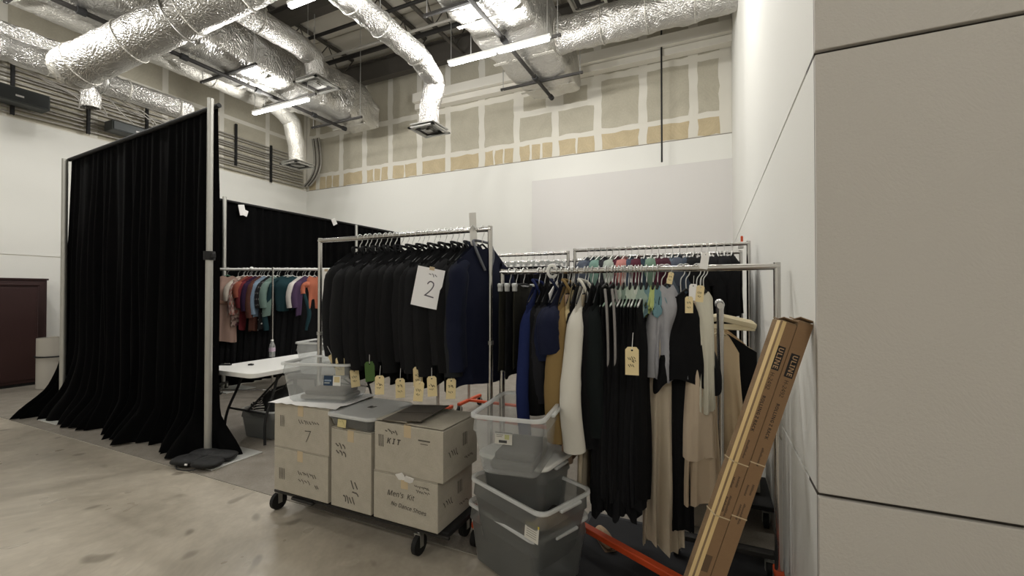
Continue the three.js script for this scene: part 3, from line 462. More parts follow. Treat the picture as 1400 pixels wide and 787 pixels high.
  hang2('silver_jacket', 'silver grey satin jacket beside the black cape top', 'jacket', 912, O(cloth(0xa3a3a8), { len: .5, w: .075, hem: .1, d: .06, fold: .09, neck: .03, sleeve: .42, sr: [.04, .05], seed: 31, slope: .09, out: .01 }), null, face(912));
  hang2('white_flared_trousers', 'off white flared trousers reaching nearly to the floor', 'trousers', 905, O(cloth(0xb8ab97), { len: 1.3, top: .18, w: .07, hem: .105, d: .06, fold: .06, slope: 0, seed: 32, ragged: .03 }), null, face(905));
  hang2('cape_top', 'black cape top with a pointed hem facing the room', 'top', 938, O(BLK[1], { len: .5, w: .05, neck: .02, hem: .18, d: .085, fold: .015, slope: .03, seed: 33.5, ragged: .045, top: .12 }), null, face(938));
  hang2('black_trousers', 'black trousers hanging below the black cape top', 'trousers', 931, O(BLK[3], { len: 1.22, top: .16, w: .06, hem: .06, d: .05, slope: 0, seed: 34 }), null, face(931));
  hang2('cream_dress', 'cream sheath dress beside the black trousers', 'dress', 958, O(cloth(0xb3a18a), { len: 1.06, w: .05, neck: .02, hem: .1, d: .04, fold: .03, slope: .04, top: .17, seed: 35 }), null, face(958));
  hang2('cream_dress', 'shorter pale beige dress with stiff square hem', 'dress', 953, O(cloth(0xbfae99), { len: .82, w: .05, neck: .02, hem: .09, d: .06, slope: .04, top: .17, seed: 36 }), null, face(953));
  const wt = hang2('white_blouse', 'white blouse with dangling card labels near the chrome pole', 'blouse', 962, O(cloth(0xcac6b6), { len: .62, w: .045, neck: .02, hem: .05, d: .06, fold: .03, slope: .04, top: .12, seed: 37 }), null, .3 - Math.PI / 2);
  [[942, 405, M.manila], [948, 388, M.paperWhite], [958, 390, M.manila], [965, 345, M.paperWhite], [918, 372, M.manila]].forEach(([px, py, m], k) => paperTag(wt, onZ(px, py, -2.3 - k * .01), m, -.05 * k, k, k === 4 ? .5 : .68));
}
{ const p = onZ(755, 371, Z2), d = thing('size_ring', 'round white size divider ring on the lower rack rail', 'divider', [p.x, H2, Z2], 1.1); part('ring', new THREE.TorusGeometry(.036, .011, 8, 24).scale(1, 1, .4), M.plasticWhite, d); part('ring_tab', rbox(.03, .04, .004, .001, 0, -.055, 0), M.paperWhite, d); }
{ // low rack of nude garments, its rail running away from the viewer
  const x = .035, h = 1.43, z0 = -3.75, z1 = -2.68, k = thing('garment_rack', 'low single pole chrome rack holding nude coloured garments', 'clothes rack', [x, 0, z1]); const L = z1 - z0;
  part('upright', cyl(V(0, .1, 0), V(0, h, 0), .018, 12), M.chrome, k); part('upright', cyl(V(0, .1, -L), V(0, h, -L), .018, 12), M.chrome, k);
  part('hanging_rail', cyl(V(0, h, .06), V(0, h, -L - .02), .017, 12), M.chrome, k);
  for (const z of [0, -L]) { part('foot_bar', rbox(.5, .03, .04, .006, 0, .11, z), M.steelDark, k); for (const s of [-.23, .23]) caster(k, s, z, .04); }
  part('base_bar', cyl(V(0, .11, 0), V(0, .11, -L), .014, 10), M.chrome, k);
  const shadeName = { 0xd9c3a2: 'sand', 0xe2cfb4: 'pale nude', 0xc4a988: 'tan', 0xdccab0: 'beige', 0xcdb391: 'camel' };
  for (let i = 0; i < 9; i++) { const c = [0xd9c3a2, 0x19191b, 0xc4a988, 0xdccab0, 0xe2cfb4, 0xcdb391, 0xd9c3a2, 0xe2cfb4, 0xc4a988][i]; garment('nude_garment', c === 0x19191b ? 'black slip between nude garments on the low rack' : `${shadeName[c]} slip on a cream plastic hanger on the low rack`, 'slip', [x, h, z1 - .1 - i * .06], ((i * 7) % 5 - 2) * .13, { mat: cloth(c), w: i === 1 ? .19 : .1 + (i % 3) * .03, hem: .14 + (i % 2) * .03, neck: .04, len: .74 + (i % 3) * .1, top: .17, d: .035, slope: .1, fold: .05, seed: 60 + i, hangerMat: std(0xd9cba9, .5) }, c === 0x19191b ? null : `${shadeName[c]} slips on the low rack`); }
  for (let i = 0; i < 6; i++) { const g = thing('cream_hanger', 'wide cream plastic hanger stacked on the low rack rail', 'hanger', [x, h - .05, z1 - .14 - i * .07], -.15 + i * .05, 'wide cream hangers on the low rack'); const s = .19; part('hanger_arm', [rbox(s, .03, .012, .005, s / 2, -.05, 0, 0, 0, -.22), rbox(s, .03, .012, .005, -s / 2, -.05, 0, 0, 0, .22), cyl(V(-s * .95, -.09, 0), V(s * .95, -.09, 0), .006, 6)], std(0xdccfae, .5), g); part('hook', tube([V(0, -.02, 0), V(0, .03, 0), V(.02, .055, 0), V(.012, .075, 0), V(-.012, .074, 0), V(-.018, .06, 0)], .003, 16, 5), M.chrome, g); }
}
// back row of racks
{
  const r = rng(31), cols = [0x4a505c, 0x39414d, 0x6d8a80, 0x2b2b30, 0x9ba39a, 0x4b1f2c, 0xa8716b, 0x3c4656, 0x4b1f2c, 0x2d3a44, 0x6b8272, 0x4a2230, 0x3a1a24, 0x5a6570];
  const names = { 0x4a505c: 'slate', 0x39414d: 'dark slate', 0x6d8a80: 'sage green', 0x2b2b30: 'charcoal', 0x9ba39a: 'pale grey', 0x4b1f2c: 'maroon', 0xa8716b: 'dusty pink', 0x3c4656: 'blue grey', 0x2d3a44: 'dark teal', 0x6b8272: 'green', 0x4a2230: 'wine', 0x3a1a24: 'deep wine', 0x5a6570: 'steel grey' };
  for (let i = 0; i < 22; i++) { const c = i < 16 ? cols[i % cols.length] : [0x1a1a1c, 0x161618][i % 2], x = lerp(-1.12, .15, i / 21), nm = names[c] ?? 'black'; garment('hanging_top', `${nm} top on the packed rack against the right wall`, 'top', [x, 1.92, Z3], Math.PI / 2 + (r() - .5) * .2, { mat: cloth(c), w: .2, len: (i < 16 ? .85 : 1.25) + .2 * r(), hem: .24, d: .03, sleeve: i % 2 ? .5 : .25, seed: i % 5, top: .07, slope: .05, hangerMat: M.plasticWhite }, `${nm} tops on the rack against the right wall`); }
  for (let i = 0; i < 20; i++) { const c = i < 14 ? cols[(i * 5 + 3) % cols.length] : 0x18181a, x = lerp(-1.15, .13, i / 19), nm = names[c] ?? 'black'; garment('hanging_top', `${nm} top on the hindmost rack before the wall panel`, 'top', [x, 1.9, Z4], Math.PI / 2 + (r() - .5) * .2, { mat: cloth(c), w: .2, len: .9, hem: .24, d: .03, sleeve: i % 2 ? .5 : 0, seed: i % 5, top: .07, slope: .05, hangerMat: M.plasticWhite }, `${nm} tops on the hindmost rack`); }
  for (let i = 0; i < 12; i++) { const t = garment('black_trousers', 'black trousers on a clear clip hanger in the back row', 'trousers', [lerp(-2.2, -1.4, i / 11), 1.9, Z3], Math.PI / 2 + (r() - .5) * .15, { mat: BLK[i % 4], w: .17, hem: .19, slope: 0, len: .95, d: .025, top: .14, seed: i % 4 }, 'black trousers on the back row rack'); clipHanger(t, .18); }
  for (let i = 0; i < 10; i++) { const t = garment('black_skirt', 'black skirt on a clear clip hanger on the hindmost rack', 'skirt', [lerp(-2.2, -1.42, i / 9), 1.87, Z4], Math.PI / 2 + (r() - .5) * .15, { mat: BLK[i % 4], w: .17, hem: .22, slope: 0, len: .8, d: .03, top: .14, seed: i % 4 }, 'black skirts on the hindmost rack'); clipHanger(t, .18); }
  const w = onZ(1013, 325, Z4), hk = thing('orange_clamp', 'small orange clamp on the upright beside the right wall', 'clamp', [.25, 1.93, Z4]); part('jaw', [rbox(.05, .03, .04, .006, 0, .02, 0)], M.galv, hk); part('grip', rbox(.022, .12, .03, .006, .01, .07, 0), M.orange, hk);
}

// ------------------------------------------------------------------ far left rack, square to the viewer
{
  const ang = YAW, D = 6.6, P = (px, y) => { const l = (px - 700) / FPX * D; return V(_F.x * D + _R.x * l, y, _F.z * D + _R.z * l); };
  const h = 1.5 + 32 / FPX * D, a = P(297, 0), b = P(452, 0), L = a.distanceTo(b);
  const k = thing('garment_rack', 'white railed rack of mixed colourful clothes before the far drape', 'clothes rack', [a.x, 0, a.z], ang);
  part('hanging_rail', cyl(V(0, h, 0), V(L, h, 0), .02, 12), M.plasticWhite, k);
  for (const x of [0, L]) { part('upright', cyl(V(x, .1, 0), V(x, h, 0), .018, 12), M.chrome, k); part('foot_bar', rbox(.04, .035, .5, .006, x, .1, 0), M.steelDark, k); for (const z of [-.22, .22]) caster(k, x, z, .04); }
  part('end_cap', new THREE.SphereGeometry(.03, 14, 10).translate(.52, h + .01, 0), M.plasticWhite, k);
  const k2 = thing('garment_rack', 'narrow bare chrome frame standing in front of the mixed clothes', 'clothes rack', [P(312, 0).x + .16, 0, P(312, 0).z + .34], ang); const L2 = (396 - 312) / FPX * (D - .38);
  for (const [x, yy] of [[0, h + .06], [L2, h + .01]]) { part('upright', cyl(V(x, .1, 0), V(x, yy, 0), .013, 10), M.chrome, k2); part('foot_bar', rbox(.03, .03, .44, .006, x, .1, 0), M.steelDark, k2); for (const z of [-.2, .2]) caster(k2, x, z, .04); }
  part('base_bar', cyl(V(0, .11, 0), V(L2, .11, 0), .012, 8), M.chrome, k2); part('label_holder', [box(.07, .1, .006, .03, h + .02, 0)], M.plasticWhite, k2);
  const G = (name, lab, cat, px, turn, o, grp) => { const p = P(px, h); return garment(name, lab, cat, p.toArray(), ang + turn, { hangerMat: M.plasticWhite, top: .1, ...o }, grp); };
  const dz = .9;
  const floral = canvasTex(64, 64, x => { x.fillStyle = '#a98f86'; x.fillRect(0, 0, 64, 64); const q = rng(4); for (let i = 0; i < 60; i++) { x.fillStyle = ['#5c3340', '#d6c2b6', '#6d5a50', '#b36a5e'][i % 4]; x.beginPath(); x.arc(q() * 64, q() * 64, 3 + q() * 3, 0, 7); x.fill(); } }); floral.wrapS = floral.wrapT = THREE.RepeatWrapping; floral.repeat.set(3, 3);
  const dots = canvasTex(64, 64, x => { x.fillStyle = '#151517'; x.fillRect(0, 0, 64, 64); x.fillStyle = '#cfcac4'; for (const [u, w] of [[16, 16], [48, 48]]) { x.beginPath(); x.arc(u, w, 5, 0, 7); x.fill(); } }); dots.wrapS = dots.wrapT = THREE.RepeatWrapping; dots.repeat.set(6, 6);
  const pink = cloth(0xb5978a);
  const dr = G('pink_dress', 'dusty pink long sleeved belted dress on a green hanger', 'dress', 317, .12, { mat: pink, w: .17, hem: .165, waist: .1, len: .98, d: .07, sleeve: .58, sr: [.06, .05], seed: 2, slope: .06, out: .05, hangerMat: std(0x5d8f74, .5) });
  part('belt', [new THREE.TorusGeometry(.15, .012, 8, 30).rotateX(Math.PI / 2).scale(1, 2.4, .5).translate(0, -.5, 0)], cloth(0xb8917e), dr);
  dr.position.add(V(-_F.x * .1, 0, -_F.z * .1));
  const lines = [
    [333, 'pale striped blouse next to the pink dress', 'blouse', cloth(0xc7bcb0), .6, .3], [338, 'rust and cream patterned blouse', 'blouse', std(0xffffff, .95, 0, { map: floral }), .75, .5], [344, 'coral red tunic half hidden by floral blouse', 'tunic', cloth(0x8f4f40), .45, .25],
    [349, 'wine red velvet dress', 'dress', cloth(0x6e2a30), .8, .4], [355, 'deep purple sweater', 'sweater', cloth(0x33203a), .45, .45], [361, 'brown knit cardigan', 'cardigan', cloth(0x5b3a31), .82, .55],
    [367, 'pale blue washed denim jacket', 'jacket', cloth(0x8093a6), .62, .5], [374, 'black and white dotted dress', 'dress', std(0xffffff, .95, 0, { map: dots }), .8, .4], [379, 'mint green cardigan edge', 'cardigan', cloth(0x71867e), .6, .4]];
  lines.forEach(([px, lab, cat, m, len, sl], i) => G(`mixed_${cat}`, lab + ' on the mixed clothes rack', cat, px, .85 + (i % 3) * .06, { mat: m, w: .19, hem: .22, len, d: .035, sleeve: sl, sr: [.06, .055], seed: 70 + i }));
  G('teal_sweater', 'dark teal sweater hanging face on over a white top', 'sweater', 396, .1, { mat: cloth(0x223c42), w: .2, hem: .17, len: .52, d: .07, sleeve: .78, sr: [.075, .05], seed: 81, slope: .05, out: .12 }).position.add(V(-_F.x * .06, 0, -_F.z * .06));
  G('long_sleeved_shirt', 'white long sleeved top showing below the teal sweater', 'shirt', 400, .12, { mat: cloth(0xd6d3cd), w: .19, hem: .12, len: .4, d: .04, sleeve: .72, sr: [.05, .05], seed: 82, out: .1 });
  G('purple_print_top', 'dark purple print top beside the coral blouse', 'top', 423, .8, { mat: cloth(0x4c3a55), w: .19, len: .6, hem: .2, sleeve: .4, seed: 83 });
  G('white_blouse', 'white blouse squeezed behind the teal sweater', 'blouse', 417, .8, { mat: cloth(0xd8d2cc), w: .19, len: .42, hem: .18, sleeve: .4, seed: 84 });
  G('coral_blouse', 'bright coral orange ruffled blouse at the rack end', 'blouse', 430, .35, { mat: cloth(0xb96e56), w: .13, hem: .16, len: .52, d: .05, fold: .03, seed: 85, ragged: .03, sleeve: .2 });
  for (let i = 0; i < 14; i++) G('black_garment', 'long black garment filling the lower part of the mixed rack', 'garment', 326 + i * 8, .6, { mat: BLK[i % 4], w: .18, hem: .24, len: 1.25, d: .04, top: .2, fold: .02, seed: 90 + i % 5 }, 'long black garments on the mixed rack');
}
// ------------------------------------------------------------------ table and things on and under it
{
  const t = thing('folding_table', 'white plastic folding table beside the near drape', 'table', [-4.3, 0, -3.6], 0);
  const w = .76, L = 1.83, hgt = .74; const s = new THREE.Shape(), r = .07; s.moveTo(-w / 2 + r, -L / 2); s.lineTo(w / 2 - r, -L / 2); s.absarc(w / 2 - r, -L / 2 + r, r, -Math.PI / 2, 0); s.lineTo(w / 2, L / 2 - r); s.absarc(w / 2 - r, L / 2 - r, r, 0, Math.PI / 2); s.lineTo(-w / 2 + r, L / 2); s.absarc(-w / 2 + r, L / 2 - r, r, Math.PI / 2, Math.PI); s.lineTo(-w / 2, -L / 2 + r); s.absarc(-w / 2 + r, -L / 2 + r, r, Math.PI, Math.PI * 1.5);
  const g = new THREE.ExtrudeGeometry(s, { depth: .034, bevelEnabled: true, bevelSize: .006, bevelThickness: .006, bevelSegments: 2, curveSegments: 8 }); g.rotateX(Math.PI / 2); g.translate(0, hgt - .006, 0); part('tabletop', g, M.plasticWhite, t);
  for (const e of [-1, 1]) for (const x of [-1, 1]) part('leg', tube([V(x * .26, hgt - .05, e * .55), V(x * .28, .5, e * .62), V(x * .3, .25, e * .72), V(x * .32, .012, e * .74)], .013, 14, 8), M.black, t);
  for (const e of [-1, 1]) part('crossbar', [cyl(V(-.29, .3, e * .7), V(.29, .3, e * .7), .011, 8), cyl(V(0, .3, e * .7), V(0, hgt - .05, e * .2), .01, 8)], M.black, t);
  const b = thing('water_bottle', 'clear plastic water bottle standing on the white table', 'bottle', [...onY(372, 488, .74).toArray()]); b.position.y = .741;
  b.scale.setScalar(1.0); const pr = [[0, 0], [.03, .002], [.033, .012], [.031, .04], [.033, .06], [.031, .09], [.033, .12], [.028, .15], [.013, .178], [.013, .19]].map(p => new THREE.Vector2(...p)); part('bottle_body', new THREE.LatheGeometry(pr, 20), M.clear, b); part('cap', cyl(V(0, .188, 0), V(0, .206, 0), .015, 14), M.plasticWhite, b); part('label_band', new THREE.CylinderGeometry(.0338, .0338, .045, 20, 1, true).translate(0, .09, 0), std(0xb6a3b4, .6), b);
  for (const [px, py, lab, cw] of [[343, 499, 'small dark clip lying mid table', .05], [309, 499, 'flat dark pen lying near the table end', .11]]) { const q = onY(px, py, .741), c = thing('table_clip', lab, 'clip', q.toArray(), .4); part('clip_body', rbox(cw, .014, .03, .004, 0, .007, 0), M.black, c); part('clip_lever', rbox(cw * .5, .006, .012, .002, cw * .1, .017, 0), M.galv, c); }
}
// ------------------------------------------------------------------ plastic bins
function rrect(w, d, r, n = 5) { const P = []; for (const [sx, sz, a0] of [[1, 1, 0], [-1, 1, Math.PI / 2], [-1, -1, Math.PI], [1, -1, Math.PI * 1.5]]) for (let i = 0; i <= n; i++) { const a = a0 + i / n * Math.PI / 2; P.push([sx * (w / 2 - r) + Math.cos(a) * r, sz * (d / 2 - r) + Math.sin(a) * r]); } P.push(P[0]); return P; }
function lerpRing(rows) { // rows of [w,d,r,y]
  const R = rows.map(q => rrect(q[0], q[1], q[2]).map(p => [p[0], q[3], p[1]])); return grid(R[0].length - 1, R.length - 1, (u, v) => R[Math.round(v * (R.length - 1))][Math.round(u * (R[0].length - 1))], true); }
function bin(label, pos, turn, w, d, h, m, opts = {}) {
  const b = thing('plastic_bin', label, 'storage bin', pos, turn, opts.group); const t = opts.taper ?? .84;
  raw('bin_shell', lerpRing([[w * t * .2, d * t * .2, .01, .004], [w * t - .03, d * t - .03, .03, .004], [w * t, d * t, .04, .02], [w * (t + (1 - t) * .72), d * (t + (1 - t) * .72), .045, h * .72], [w * (t + (1 - t) * .72) + .014, d * (t + (1 - t) * .72) + .014, .045, h * .73], [w - .02, d - .02, .05, h - .012]]), m, b);
  raw('rim', lerpRing([[w - .022, d - .022, .05, h - .014], [w - .016, d - .016, .05, h], [w + .012, d + .012, .055, h], [w + .014, d + .014, .055, h - .016]]), M.rimPlastic, b);
  for (const s of [-1, 1]) part('handle', rbox(.02, .016, d * .4, .006, s * (w / 2 + .012), h - .02, 0), M.rimPlastic, b);
  if (opts.sticker) { const k = opts.sticker; const ang = Math.atan2((1 - t) * .5 * d * .6, h); const s = raw('label_sticker', new THREE.PlaneGeometry(k.w, k.h), k.mat, b); s.position.set(k.x ?? 0, k.y, d * t / 2 + (d - d * t) / 2 * (k.y / h) + .006); s.rotation.x = -ang * .6 - .05; }
  return b;
}
const stickerA = printed('#d8d8d4', 128, 72, x => { x.fillStyle = '#2c3f58'; x.fillRect(0, 0, 70, 72); x.fillStyle = '#c9b98e'; x.fillRect(78, 8, 42, 40); x.fillStyle = '#7f8fa5'; x.fillRect(6, 30, 52, 12); x.fillStyle = '#b9beb9'; x.fillRect(6, 50, 40, 6); });
const stickerB = printed('#bdbab2', 128, 72, x => { x.fillStyle = '#3d3d3d'; x.fillRect(0, 0, 128, 8); x.fillRect(30, 48, 60, 16); x.fillStyle = '#a8a878'; x.fillRect(72, 14, 34, 28); x.fillStyle = '#77756f'; x.fillRect(10, 16, 50, 4); x.fillRect(10, 26, 44, 4); });
const stickerC = printed('#cfc28f', 64, 72, x => { x.strokeStyle = '#8a8058'; x.lineWidth = 2; scrawl(x, 10, 20, 40, 30, 4, 3); });

// dolly and cartons under the jackets
{
  const d = thing('platform_dolly', 'low black wheeled dolly under the stacked cartons', 'dolly', [-2.04, 0, -2.22]);
  part('deck', rbox(1.4, .03, .34, .006, 0, .15, -.01), M.black, d); part('edge_rail', [rbox(1.42, .018, .02, .005, 0, .14, .165), rbox(1.42, .018, .02, .005, 0, .14, -.185)], M.steelDark, d);
  for (const [x, z] of [[-.71, .14], [.5, .16], [.64, -.12], [-.6, -.14]]) caster(d, x, z, .058);
  part('handle_slot', [rbox(.2, .02, .05, .008, -.42, .13, .17)], M.steelDark, d);
}
function carton(label, x0, x1, y0, y1, z1, depth, opts = {}) {
  const w = x1 - x0, h = y1 - y0, c = thing('cardboard_carton', label, 'box', [(x0 + x1) / 2, y0, z1 - depth / 2], opts.turn ?? 0, opts.group);
  part('carton_body', rbox(w, h - .006, depth, .005, 0, h / 2 - .003, 0), M.card, c);
  const fl = (depth / 2) - .002;
  if (opts.flaps !== false) { part('flap', rbox(w, .005, fl, .001, 0, h - .001, depth / 4, opts.lift ? -opts.lift : 0), M.card, c); part('flap', rbox(w, .005, fl, .001, 0, h - .001, -depth / 4), M.card, c); }
  part('packing_tape', [box(.05, .001, depth * .98, 0, h + .0025, 0), box(.05, .07, .001, 0, h - .037, depth / 2 + .0008)], M.clearTape, c);
  if (opts.front) { const p = raw('handwriting', new THREE.PlaneGeometry(w * .96, h * .94), opts.front, c); p.position.set(0, h / 2, depth / 2 + .0016); }
  if (opts.side) { const p = raw('handwriting', new THREE.PlaneGeometry(depth * .9, h * .9), opts.side, c); p.rotation.y = Math.PI / 2; p.position.set(w / 2 + .0016, h / 2, 0); }
  return c;
}
{
  const pen = (x, lw = 3) => { x.strokeStyle = '#57524b'; x.fillStyle = '#57524b'; x.lineWidth = lw; };
  const bars = (x, a, b, n = 3) => { for (let i = 0; i < n; i++) { x.beginPath(); x.moveTo(a + i * 8, b); x.lineTo(a + i * 8 + 1, b + 40); x.stroke(); } };
  const fA = strokes(256, 150, x => { pen(x, 2.5); bars(x, 28, 40, 3); x.font = 'italic 22px sans-serif'; scrawl(x, 120, 44, 100, 16, 8, 12); x.beginPath(); x.moveTo(150, 82); x.lineTo(178, 80); x.lineTo(156, 120); x.stroke(); });
  const fB = strokes(256, 150, x => { pen(x, 2.5); bars(x, 24, 70, 4); scrawl(x, 118, 66, 90, 16, 8, 19); scrawl(x, 120, 92, 60, 20, 4, 22); scrawl(x, 200, 100, 20, 18, 2, 25); });
  const fC = strokes(128, 190, x => { pen(x, 3); scrawl(x, 14, 30, 34, 16, 3, 31); scrawl(x, 16, 48, 34, 18, 3, 33); scrawl(x, 66, 120, 24, 22, 2, 35); scrawl(x, 70, 145, 22, 12, 2, 36); scrawl(x, 40, 160, 40, 20, 4, 37); });
  const fD = strokes(256, 160, x => { pen(x, 3); bars(x, 14, 40, 3); x.font = 'italic bold 26px sans-serif'; x.fillText('K I T', 44, 66); scrawl(x, 40, 18, 50, 16, 5, 43); x.fillRect(170, 36, 44, 4); x.fillStyle = '#6b655c'; x.fillRect(178, 48, 28, 2); });
  const fE = strokes(256, 160, x => { pen(x, 2); x.font = 'italic 26px sans-serif'; x.fillText("Men's  Kit", 54, 72); x.font = 'italic 20px sans-serif'; x.save(); x.translate(70, 104); x.rotate(.06); x.fillText('No Dance Shoes', 0, 0); x.restore(); scrawl(x, 170, 16, 60, 10, 8, 51); scrawl(x, 176, 32, 56, 10, 7, 53); });
  const fS = strokes(200, 140, x => { pen(x, 3); bars(x, 110, 30, 4); scrawl(x, 20, 60, 60, 30, 4, 57); x.lineWidth = 2; scrawl(x, 120, 106, 60, 14, 8, 59); });
  const Z = -2.02;
  carton('lower pale carton at the left end of the dolly', -2.715, -2.215, .167, .462, Z, .4, { front: fB });
  carton('upper pale carton at the left end under the clear bin', -2.715, -2.21, .464, .76, Z, .4, { front: fA, flaps: true });
  carton('tall narrow carton between the two stacks on the dolly', -2.188, -1.862, .167, .655, Z, .38, { front: fC });
  const lo = carton('lower pale carton with torn white tape on its front', -1.842, -1.385, .167, .446, Z, .38, { front: fE, side: fS });
  part('torn_tape', [rbox(.06, .05, .004, .001, -.02, .275, .197, .4, 0, .4), rbox(.05, .05, .004, .001, .04, .27, .2, .5, .2, -.5)], M.paperWhite, lo);
  const up = carton('upper pale carton with a lifted dark flap at the right end', -1.836, -1.35, .448, .742, Z, .38, { front: fD, side: fS, flaps: false });
  part('flap', rbox(.24, .005, .37, .001, -.13, .302, 0, 0, 0, .04), M.card, up); part('flap', rbox(.25, .005, .37, .001, .115, .296, 0), M.card, up);
  const fb = thing('cardboard_sheet', 'loose dark cardboard sheet lying on the upper right carton', 'cardboard', [-1.66, .752, -2.2], 0); part('sheet', rbox(.26, .006, .36, .002, 0, .01, 0, 0, .12, .06), std(0x5c564e, .9), fb); part('crease', box(.25, .002, .004, 0, .0145, .02, 0, .12, .06), std(0x45403a, .9), fb);
  const lid = bin('shallow clear lidded bin on the tall narrow carton', [-2.02, .657, -2.2], 0, .36, .4, .09, M.smoke, { taper: .92, sticker: { w: .07, h: .06, y: .045, x: -.06, mat: stickerC } });
  raw('lid', lerpRing([[.05, .05, .01, .1], [.34, .38, .03, .1], [.36, .4, .04, .094], [.375, .415, .05, .098], [.385, .425, .05, .09], [.385, .425, .05, .078]]), M.rimPlastic, lid);
  const top = bin('open clear bin standing on the upper left carton', [-2.44, .765, -2.23], .28, .5, .36, .27, M.clear, { sticker: { w: .12, h: .065, y: .16, x: .13, mat: stickerA } });
  const fd = thing('folded_cloth', 'folded grey cloth lying in the open clear bin', 'cloth', [-2.43, .775, -2.24], .28); part('folded_layer', [rbox(.34, .03, .2, .012, 0, .015, 0)], cloth(0x8d8880), fd); part('folded_layer', rbox(.3, .03, .18, .012, .01, .046, .005), cloth(0x6e6a63), fd);
  const b2 = bin('white rimmed bin behind the open clear bin', [-2.72, .765, -2.58], .28, .42, .34, .3, M.clear); b2.position.set(-3.35, .745, -3.02);
  const sup = thing('side_table', 'small dark table carrying the white rimmed bin', 'table', [-3.35, 0, -3.02], .28); part('tabletop', rbox(.5, .03, .42, .008, 0, .728, 0), M.black, sup); for (const x of [-.2, .2]) for (const z of [-.16, .16]) part('leg', cyl(V(x, 0, z), V(x, .715, z), .015, 8), M.black, sup);
  const lc = thing('packing_paper', 'crumpled white packing paper sheet under the open clear bin', 'paper', [-2.46, .764, -2.21], .1); raw('sheet', grid(14, 10, (u, v) => { const x = (u - .5) * .56, z = (v - .5) * .42; const e = Math.max(Math.abs(u - .5), Math.abs(v - .5)) > .46 ? .012 : 0; return [x, Math.max(.0005, .002 + noise.noise(x * 9, z * 9, 1) * .004 + e * noise.noise(x * 20, 3, z * 20)), z]; }), M.paperWhite, lc);
}
{ // under the table
  const b = bin('grey clear bin of black and white fabric under the table', [-3.98, 0, -3.4], .1, .46, .4, .3, M.smoke); b.position.copy(onY(368, 600, 0)); b.position.x -= .12; b.position.z -= .12;
  const bp = b.position, r = rng(3), zebra = canvasTex(64, 64, x => { x.fillStyle = '#18181a'; x.fillRect(0, 0, 64, 64); x.strokeStyle = '#dedad4'; x.lineWidth = 5; for (let i = 0; i < 6; i++) { x.beginPath(); x.moveTo(0, i * 12); x.quadraticCurveTo(30, i * 12 + 14, 64, i * 12 - 4); x.stroke(); } }); zebra.wrapS = zebra.wrapT = THREE.RepeatWrapping; zebra.repeat.set(2, 2);
  for (let i = 0; i < 5; i++) { const c = thing('crumpled_scarf', 'crumpled black and white printed scarf heaped in the bin under the table', 'scarf', [bp.x + (r() - .5) * .24, .2 + (i % 2) * .07, bp.z + (r() - .5) * .18], r() * 3, 'printed scarves in the bin under the table'); raw('scarf_cloth', grid(20, 12, (u, v) => { const a = u * Math.PI * 2, q = v * Math.PI, k = .11 * (1 + .5 * noise.noise(Math.cos(a) * 2.4 + i * 3, Math.sin(a) * 2.4, q * 2)); return [Math.cos(a) * Math.sin(q) * k, Math.cos(q) * k * .85, Math.sin(a) * Math.sin(q) * k, u * 2, v]; }, true), std(0xffffff, .9, 0, { map: zebra }), c); }
  const s = thing('duffel_bag', 'black duffel bag slumped under the white table', 'bag', [-4.35, 0, -3.35], .5); raw('bag_body', grid(24, 14, (u, v) => { const a = u * Math.PI * 2, q = v * Math.PI, p = Math.pow(Math.sin(q), .5), k = 1 + .12 * noise.noise(Math.cos(a) * 2, q * 2, 5); return [Math.cos(a) * p * .2 * k, .23 - Math.cos(q) * .22, Math.sin(a) * p * .34 * k]; }, true), M.black, s); part('bag_handle', tube([V(.05, .42, -.15), V(.08, .52, -.05), V(.08, .52, .08), V(.05, .42, .16)], .012, 16, 6), M.black, s); part('zip', box(.012, .004, .5, 0, .452, 0), M.galv, s);
}
